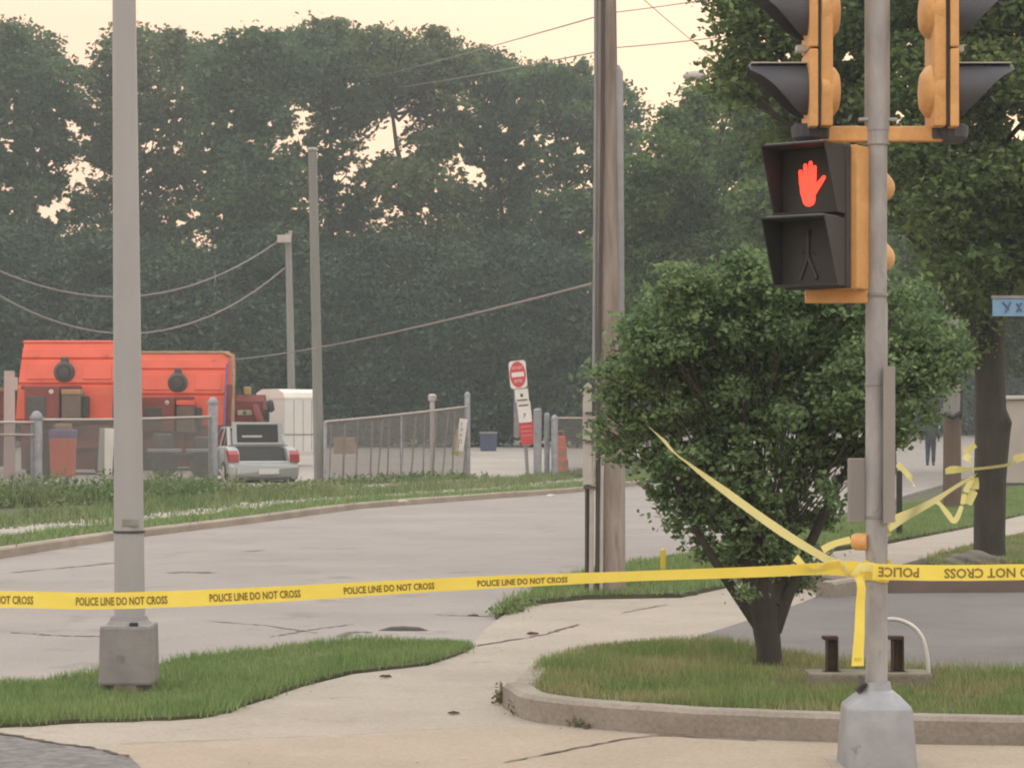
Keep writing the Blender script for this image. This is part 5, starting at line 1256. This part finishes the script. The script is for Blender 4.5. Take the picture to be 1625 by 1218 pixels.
# orange wheeled bin
Yq = 50; q = Vector((X(100, Yq), Yq, .15)); t = thing('wheeled_bin', 'orange wheeled bin with violet lid standing behind the left fence', 'bin', q, 0, None, False)
bm = NB(); box(bm, (0, 0, .68), (.46, .5, .86), None, .03, top=1.12); obj('body', bm, m_orange, t)
bm = NB(); box(bm, (0, 0, 1.2), (.54, .56, .2), None, .04); obj('lid', bm, m_violet, t)
bm = NB(); box(bm, (0, .02, 1.36), (.36, .3, .14), None, .05); obj('rubbish_sack', bm, m_tan, t)
bm = NB(); lathe(bm, [(.10, -.04), (.12, 0), (.10, .04)], Matrix.Translation((.12, -.2, .14)) @ Matrix.Rotation(PI / 2, 4, 'Y'), 14); lathe(bm, [(.10, -.04), (.12, 0), (.10, .04)], Matrix.Translation((-.18, -.2, .14)) @ Matrix.Rotation(PI / 2, 4, 'Y'), 14); obj('wheels', bm, m_dark, t)
bm = NB(); box(bm, (-.34, .1, .7), (.16, .4, 1.1), None, .03); obj('side_panel', bm, m_dark, t)
# white notice on the fence and pale post
q = P(168, 716, 44.8); bm = NB(); box(bm, q, (.29, .012, .92), Matrix.Translation(q) @ Matrix.Rotation(R(3), 4, 'Y') @ Matrix.Translation(-q), .004); tag(obj('notice_board', bm, m_signw), 'blank white notice board hung on the fence left of the light pole', 'sign')
Yq = 60; q = Vector((X(15, Yq), Yq, .12)); bm = NB(); box(bm, q + Vector((0, 0, 1.42)), (.30, .12, 2.84), None, .02, top=.9); box(bm, q + Vector((.12, 0, 2.5)), (.2, .1, .35), None, .04)
tag(obj('upright_board', bm, mat('pinkish_board', (.42, .33, .32), (.36, .28, .27), 2, .8)), 'pale pinkish upright board at the far left of the yard', 'board')
Yq = 66; q = Vector((X(-30, Yq), Yq, .12)); bm = NB(); box(bm, q + Vector((0, 0, 1.3)), (1.3, 1.0, 2.2), None, .1); t = thing('skip_container', 'dark red container cut off by the left edge of the photo', 'container', q); obj('body', bm, m_dred, t)
bm = NB(); box(bm, q + Vector((0, -.02, 2.43)), (1.4, 1.1, .1), None, .02); obj('rim', bm, m_tan, t)

# ------------------------------------------------------------------ right side things
# rusty stubs, slab and bent pipe on the island
b = G(1383, 1094, .12); s = FPX / b.y
bm = NB(); box(bm, (b.x, b.y + .12, .16), (195 / s, .24, .10), None, .012); tag(obj('concrete_slab', bm, m_slab), 'weathered concrete slab on the island behind the signal pole', 'slab')
for px, lb in ((1320, 'rusty steel stub left of the signal pole on the slab'), (1424, 'rusty steel stub right of the signal pole on the slab')):
    q = Vector((X(px, b.y + .12), b.y + .12, .2)); hv = 55 / s; bm = NB()
    for dx, w_, d_ in ((-.028, .008, .07), (.028, .008, .07), (0, .05, .008)): box(bm, q + Vector((dx, 0, hv / 2)), (w_, d_, hv))
    box(bm, q + Vector((-.01, 0, hv + .006)), (.085, .075, .02), None, .004); box(bm, q + Vector((0, 0, .006)), (.1, .09, .012))
    tag(obj('steel_stub', bm, m_rust), lb, 'steel post', 'rusty steel stubs')
Yq = b.y + .35; bm = NB(); pts_ = [(1403, 982), (1420, 982), (1438, 987), (1454, 998), (1465, 1015), (1470, 1035), (1473, 1058), (1474, 1092)]
pp = [P(1380, 983, Yq + .12)] + [P(a, c, Yq) for a, c in pts_]; tube(bm, [x for x, _ in smooth_path([(p, 0) for p in pp], 5)], .0125, 10)
tag(obj('bent_pipe', bm, m_white, smooth=True), 'bent white pipe arching out of the grass behind the signal pole', 'pipe')
weeds('weeds', [Vector((X(1468, Yq), Yq - .05)), Vector((X(1480, Yq), Yq))], 90, .14, .03, 21, 'tuft of green weed at the foot of the bent white pipe', leaf=.025)
# yellow marker
p = G(1052, 906, .05); bm = NB(); tube(bm, [p - Vector((0, 0, .05)), p + Vector((0, 0, .22)), p + Vector((0, 0, .24))], [.028, .028, .012], 12); tag(obj('marker_post', bm, m_ylw), 'short yellow marker post on the verge by the wooden pole', 'post')
# thin dark post
Yq = 31; q = Vector((X(1427, Yq), Yq, .05)); bm = NB(); box(bm, q + Vector((0, 0, .42)), (.075, .075, .95), None, .01); tag(obj('dark_post', bm, m_dark), 'thin dark post standing behind the signal pole', 'post')
# brown wooden pole
b = G(1511, 806, .05); Yq = b.y; s = FPX / Yq; t = thing('utility_pole', 'wooden pole brown below and grey above between the person and big tree', 'utility pole', b)
bm = NB(); tube(bm, [b - Vector((0, 0, .1)), P(1511, 660, Yq)], [15 / s, 13.5 / s], 14); obj('lower_shaft', bm, m_woodb, t, smooth=True)
bm = NB(); tube(bm, [P(1511, 661, Yq), P(1508, 400, Yq), P(1504, 50, Yq)], [13.6 / s, 12 / s, 10 / s], 14); obj('upper_shaft', bm, m_fpole, t, smooth=True)
bm = NB(); tube(bm, [P(1527, 620, Yq), P(1524, 665, Yq - .1)], .03, 8); tube(bm, [P(1498, 656, Yq - .18), P(1512, 662, Yq - .2), P(1524, 655, Yq - .18)], .04, 8); obj('bracket', bm, m_dark, t)
# pale wall
Yq = 60; a = Vector((X(1592, Yq), Yq, 0)); t = thing('concrete_wall', 'pale wall with bright coping at the right edge beyond the big tree', 'wall', a)
bm = NB(); box(bm, (a.x + 6, Yq + .5, 1.1), (12, 1, 2.2), None, .02); obj('wall_face', bm, m_wall, t)
bm = NB(); box(bm, (a.x + 5.97, Yq + .47, 2.26), (12.16, 1.14, .10), None, .02); obj('coping', bm, m_cope, t)
bm = NB()
for k in range(4): box(bm, (a.x + .9 + k * 2.4, Yq - .003, 1.1), (.03, .012, 2.15))
obj('joint', bm, m_kerb, t)
# dark vehicle behind the wall
Yq = 78; q = Vector((X(1622, Yq), Yq, 1.9)); bm = NB()
# blue street sign
Yq = 24; xx = X(1662, Yq); t = thing('street_sign', 'blue street name sign beside the big tree trunk at right', 'street sign', (xx, Yq, .05))
bm = NB(); tube(bm, [(xx, Yq, -.1), (xx, Yq, P(0, 470, Yq).z)], .03, 10); obj('post', bm, m_galv, t)
bm = NB(); c0 = P(1625, 488, Yq - .04); box(bm, c0, (100 / (FPX / Yq), .008, 27 / (FPX / Yq)), None, .003); pn = obj('panel', bm, m_signb, t)
bm = NB(); box(bm, c0 + Vector((0, .002, 16.5 / (FPX / Yq))), (104 / (FPX / Yq), .03, 5 / (FPX / Yq)), None, .003); obj('holder', bm, m_cond, t)
bm = NB()
for (x0, z0, x1, z1) in ((-34, 9, -24, -3), (-22, 9, -30, -8), (-12, 7, -4, -6), (-4, 8, -12, -7), (12, 8, 12, -8), (22, 8, 22, -8)):
    k = FPX / Yq; tube(bm, [c0 + Vector((x0 / k, -.008, z0 / k)), c0 + Vector((x1 / k, -.008, z1 / k))], .012, 5)
obj('lettering', bm, mat('letter_dark', (.07, .15, .27), None, 3, .6), pn)
# rock by the tree
bm = NB(); b = G(1548, 893, .05)
for v in bmesh.ops.create_icosphere(bm, subdivisions=4, radius=1)['verts']:
    k = v.co.copy(); n_ = 1 + .12 * math.sin(k.x * 5 + 1) * math.cos(k.y * 4) + .07 * math.sin(k.z * 9 + k.x * 7)
    v.co = b + Vector((k.x * .33 * n_, k.y * .3 * n_, k.z * .13 * n_))
tag(obj('rock', bm, m_rock, smooth=True), 'low grey mossy rock at the foot of the big tree', 'rock')
# litter
rd = random.Random(12)
for px, py, lb, z in ((118, 833, 'pale scrap of litter on the far sidewalk left of the light pole', .11), (388, 800, 'broken pale slab corner near the silver car', .11), (412, 806, 'loose pale concrete lump on the far kerb', .12), (640, 796, 'white scrap lying on the grass below the slatted fence', .11), (845, 1005, 'small reddish stone on the apron crack', .02), (752, 977, 'tiny red brown scrap on the road edge', .0), (875, 787, 'pale fragment lying on the far kerb by the gate', .12), (720, 1131, 'small dark leaf on the sidewalk', .02), (612, 1073, 'brown scrap beside the corner grass', .02)):
    b = G(px, py, z); r_ = .05 * (b.y / 40 + .05); bm = NB()
    for v in bmesh.ops.create_icosphere(bm, subdivisions=2, radius=1)['verts']:
        v.co = b + Vector((v.co.x * r_ * 1.9 * rd.uniform(.8, 1.2), v.co.y * r_ * rd.uniform(.8, 1.2), max(-.1, v.co.z) * r_ * .7 * rd.uniform(.7, 1.2)))
    tag(obj('litter', bm, m_litter if ('pale' in lb or 'white' in lb) else m_rust), lb, 'litter', 'scraps of litter and rubble')

rg = np.random.default_rng(91); n_ = 1500; Q = np.stack([rg.uniform(-3.4, 3.2, n_), rg.uniform(10.2, 22, n_)], 1); L_ = []
def inside(px_, py_, poly):
    c = False; j = len(poly) - 1
    for i in range(len(poly)):
        if (poly[i][1] > py_) != (poly[j][1] > py_) and px_ < (poly[j][0] - poly[i][0]) * (py_ - poly[i][1]) / (poly[j][1] - poly[i][1] + 1e-12) + poly[i][0]: c = not c
        j = i
    return c
for x_, y_ in Q:
    if inside(x_, y_, gpoly) or inside(x_, y_, [(p.x, p.y) for p in ipoly]) or inside(x_, y_, vpoly): continue
    dmin = min(min((Vector((x_, y_)) - Vector((p[0], p[1]))).length for p in gpoly), min((Vector((x_, y_)) - Vector((p[0], p[1]))).length for p in vpoly[:400]), min((Vector((x_, y_)) - v).length for v in pth))
    if rg.random() > math.exp(-dmin * 4.5) + .03: continue
    z_ = .032 if y_ < 12 else .02; r_ = rg.uniform(.003, .011); a_ = rg.uniform(0, 6.28)
    L_.append([(x_ + r_ * math.cos(a_ + k), y_ + r_ * math.sin(a_ + k), z_ + (r_ * .5 if k == 2.1 else 0)) for k in (0, 2.1, 4.2)])
tag(obj('grit', mesh_tris('grit', np.array(L_)), mat('grit', (.10, .085, .06), (.16, .14, .10), 30, .9)), 'grit and dry leaf scraps scattered along the pavement edges', 'grit', kind='stuff')

# ------------------------------------------------------------------ person
def skin(name, V, E, Rr, m, parent, root=0, lv=1):
    me = bpy.data.meshes.new(name); me.from_pydata([Vector(v) for v in V], E, []); o = bpy.data.objects.new(name, me); C.objects.link(o)
    md = o.modifiers.new('s', 'SKIN'); me_sv = me.skin_vertices[0].data
    for i, r_ in enumerate(Rr): me_sv[i].radius = (r_, r_) if not isinstance(r_, tuple) else r_; me_sv[i].use_root = (i == root)
    sb_ = o.modifiers.new('u', 'SUBSURF'); sb_.levels = lv; sb_.render_levels = lv
    dg = bpy.context.evaluated_depsgraph_get(); m2 = bpy.data.meshes.new_from_object(o.evaluated_get(dg)); bpy.data.objects.remove(o); bpy.data.meshes.remove(me)
    m2.name = name; return obj(name, m2, m, parent, smooth=True)
b = G(1477, 738, 0); PR = thing('person', 'person in dark jacket and jeans walking up the street, seen from behind', 'person', b, R(170), None, False)
m_skin = mat('skin', (.42, .25, .17), None, 4, .6); m_jk = mat('jacket_cloth', (.03, .042, .038), (.04, .05, .045), 5, .9); m_jn = mat('jeans_cloth', (.045, .06, .10), (.035, .045, .08), 6, .9); m_hair = mat('hair', (.02, .017, .015), None, 9, .8)
V = [(0, 0, .93), (0, 0, 1.1), (0, -.02, 1.28), (0, -.03, 1.42), (0, -.05, 1.49), (0, -.08, 1.56), (0, -.09, 1.66)]
E = [(0, 1), (1, 2), (2, 3), (3, 4), (4, 5), (5, 6)]; Rr = [(.15, .11), (.14, .1), (.17, .11), (.12, .08), .052, .075, .07]
hands = []
for sx, el, wr, hd in ((1, (.30, .06, 1.15), (.36, -.10, .95), (.37, -.14, .88)), (-1, (-.28, .03, 1.13), (-.30, -.14, .98), (-.30, -.21, .93))):
    n0 = len(V); V += [(sx * .18, -.03, 1.40), el, wr, hd]; E += [(3, n0), (n0, n0 + 1), (n0 + 1, n0 + 2), (n0 + 2, n0 + 3)]; Rr += [.065, .045, .03, (.036, .02)]
    h0 = Vector(hd); ax = (Vector(hd) - Vector(wr)).normalized(); side = Vector((0, 1, 0)).cross(ax).normalized()
    for k in range(4):
        m0 = len(V); root = h0 + side * (k - 1.5) * .02; ln_ = (.062, .075, .07, .055)[k]
        V += [tuple(root + ax * .03), tuple(root + ax * (.03 + ln_ * .6)), tuple(root + ax * (.02 + ln_) + Vector((0, -.025, 0)))]; E += [(n0 + 3, m0), (m0, m0 + 1), (m0 + 1, m0 + 2)]; Rr += [.009, .0085, .007]
    m0 = len(V); V += [tuple(h0 - side * .04 - ax * .01), tuple(h0 - side * .055 + ax * .035)]; E += [(n0 + 3, m0), (m0, m0 + 1)]; Rr += [.011, .009]
for sx, kn, an, to in ((1, (.11, -.06, .50), (.12, .02, .09), (.13, -.14, .035)), (-1, (-.10, .02, .50), (-.10, .06, .09), (-.11, -.09, .035))):
    n0 = len(V); V += [(sx * .09, 0, .85), kn, an, to]; E += [(0, n0), (n0, n0 + 1), (n0 + 1, n0 + 2), (n0 + 2, n0 + 3)]; Rr += [.085, .058, .04, (.04, .03)]
skin('body', V, E, Rr, m_skin, PR)
skin('jacket', [(0, 0, .78), (0, 0, 1.1), (0, -.02, 1.28), (0, -.03, 1.42), (0, -.06, 1.56), (.19, -.03, 1.40), (.30, .06, 1.15), (.355, -.08, .97), (-.19, -.03, 1.40), (-.28, .03, 1.13), (-.30, -.12, 1.0)],
     [(0, 1), (1, 2), (2, 3), (3, 4), (3, 5), (5, 6), (6, 7), (3, 8), (8, 9), (9, 10)], [(.24, .19), (.22, .18), (.26, .19), (.2, .15), .085, .105, .085, .065, .105, .085, .065], m_jk, PR)
skin('trousers', [(0, 0, 1.0), (.10, 0, .85), (.11, -.06, .50), (.12, .02, .07), (-.10, 0, .85), (-.10, .02, .50), (-.10, .06, .07)], [(0, 1), (1, 2), (2, 3), (0, 4), (4, 5), (5, 6)], [(.2, .15), .12, .09, .07, .12, .09, .07], m_jn, PR)
for sx, p0 in ((1, (.12, .02)), (-1, (-.10, .06))): 
    bm = NB(); box(bm, (p0[0], p0[1] - .07, .045), (.10, .28, .09), None, .03); obj('shoe', bm, m_dark, PR, smooth=True)
bm = NB()
for v in bmesh.ops.create_uvsphere(bm, u_segments=18, v_segments=12, radius=1)['verts']: k = v.co.copy(); v.co = Vector((k.x * .092, k.y * .10 - .075, k.z * .105 + 1.655)) if k.z > -.5 or k.y > 0 else Vector((k.x * .05, -.08, 1.63))
obj('hair', bm, m_hair, PR, smooth=True)
bm = NB(); box(bm, (0, -.17, 1.60), (.025, .04, .04), None, .008); box(bm, (0, -.155, 1.555), (.045, .02, .012), None, .004)
for sx in (-1, 1): box(bm, (sx * .082, -.08, 1.61), (.02, .035, .06), None, .008)
obj('face_features', bm, m_skin, PR, smooth=True)

# ------------------------------------------------------------------ evening haze
bm = NB(); box(bm, (0, 122, 22), (500, 450, 48)); hz = obj('haze', bm); hz['kind'] = 'stuff'; hz['label'] = 'thin evening haze hanging over the street and yard'; hz['category'] = 'haze'
mh = bpy.data.materials.new('haze'); mh.use_nodes = True; nn = mh.node_tree.nodes; nn.remove(nn['Principled BSDF'])
pv = nn.new('ShaderNodeVolumePrincipled'); pv.inputs['Color'].default_value = (.82, .95, .98, 1); pv.inputs['Density'].default_value = .0014; pv.inputs['Anisotropy'].default_value = .2
mh.node_tree.links.new(pv.outputs['Volume'], nn['Material Output'].inputs['Volume']); hz.data.materials.append(mh)
for o in bpy.data.objects:
    if '_w' in o: del o['_w']
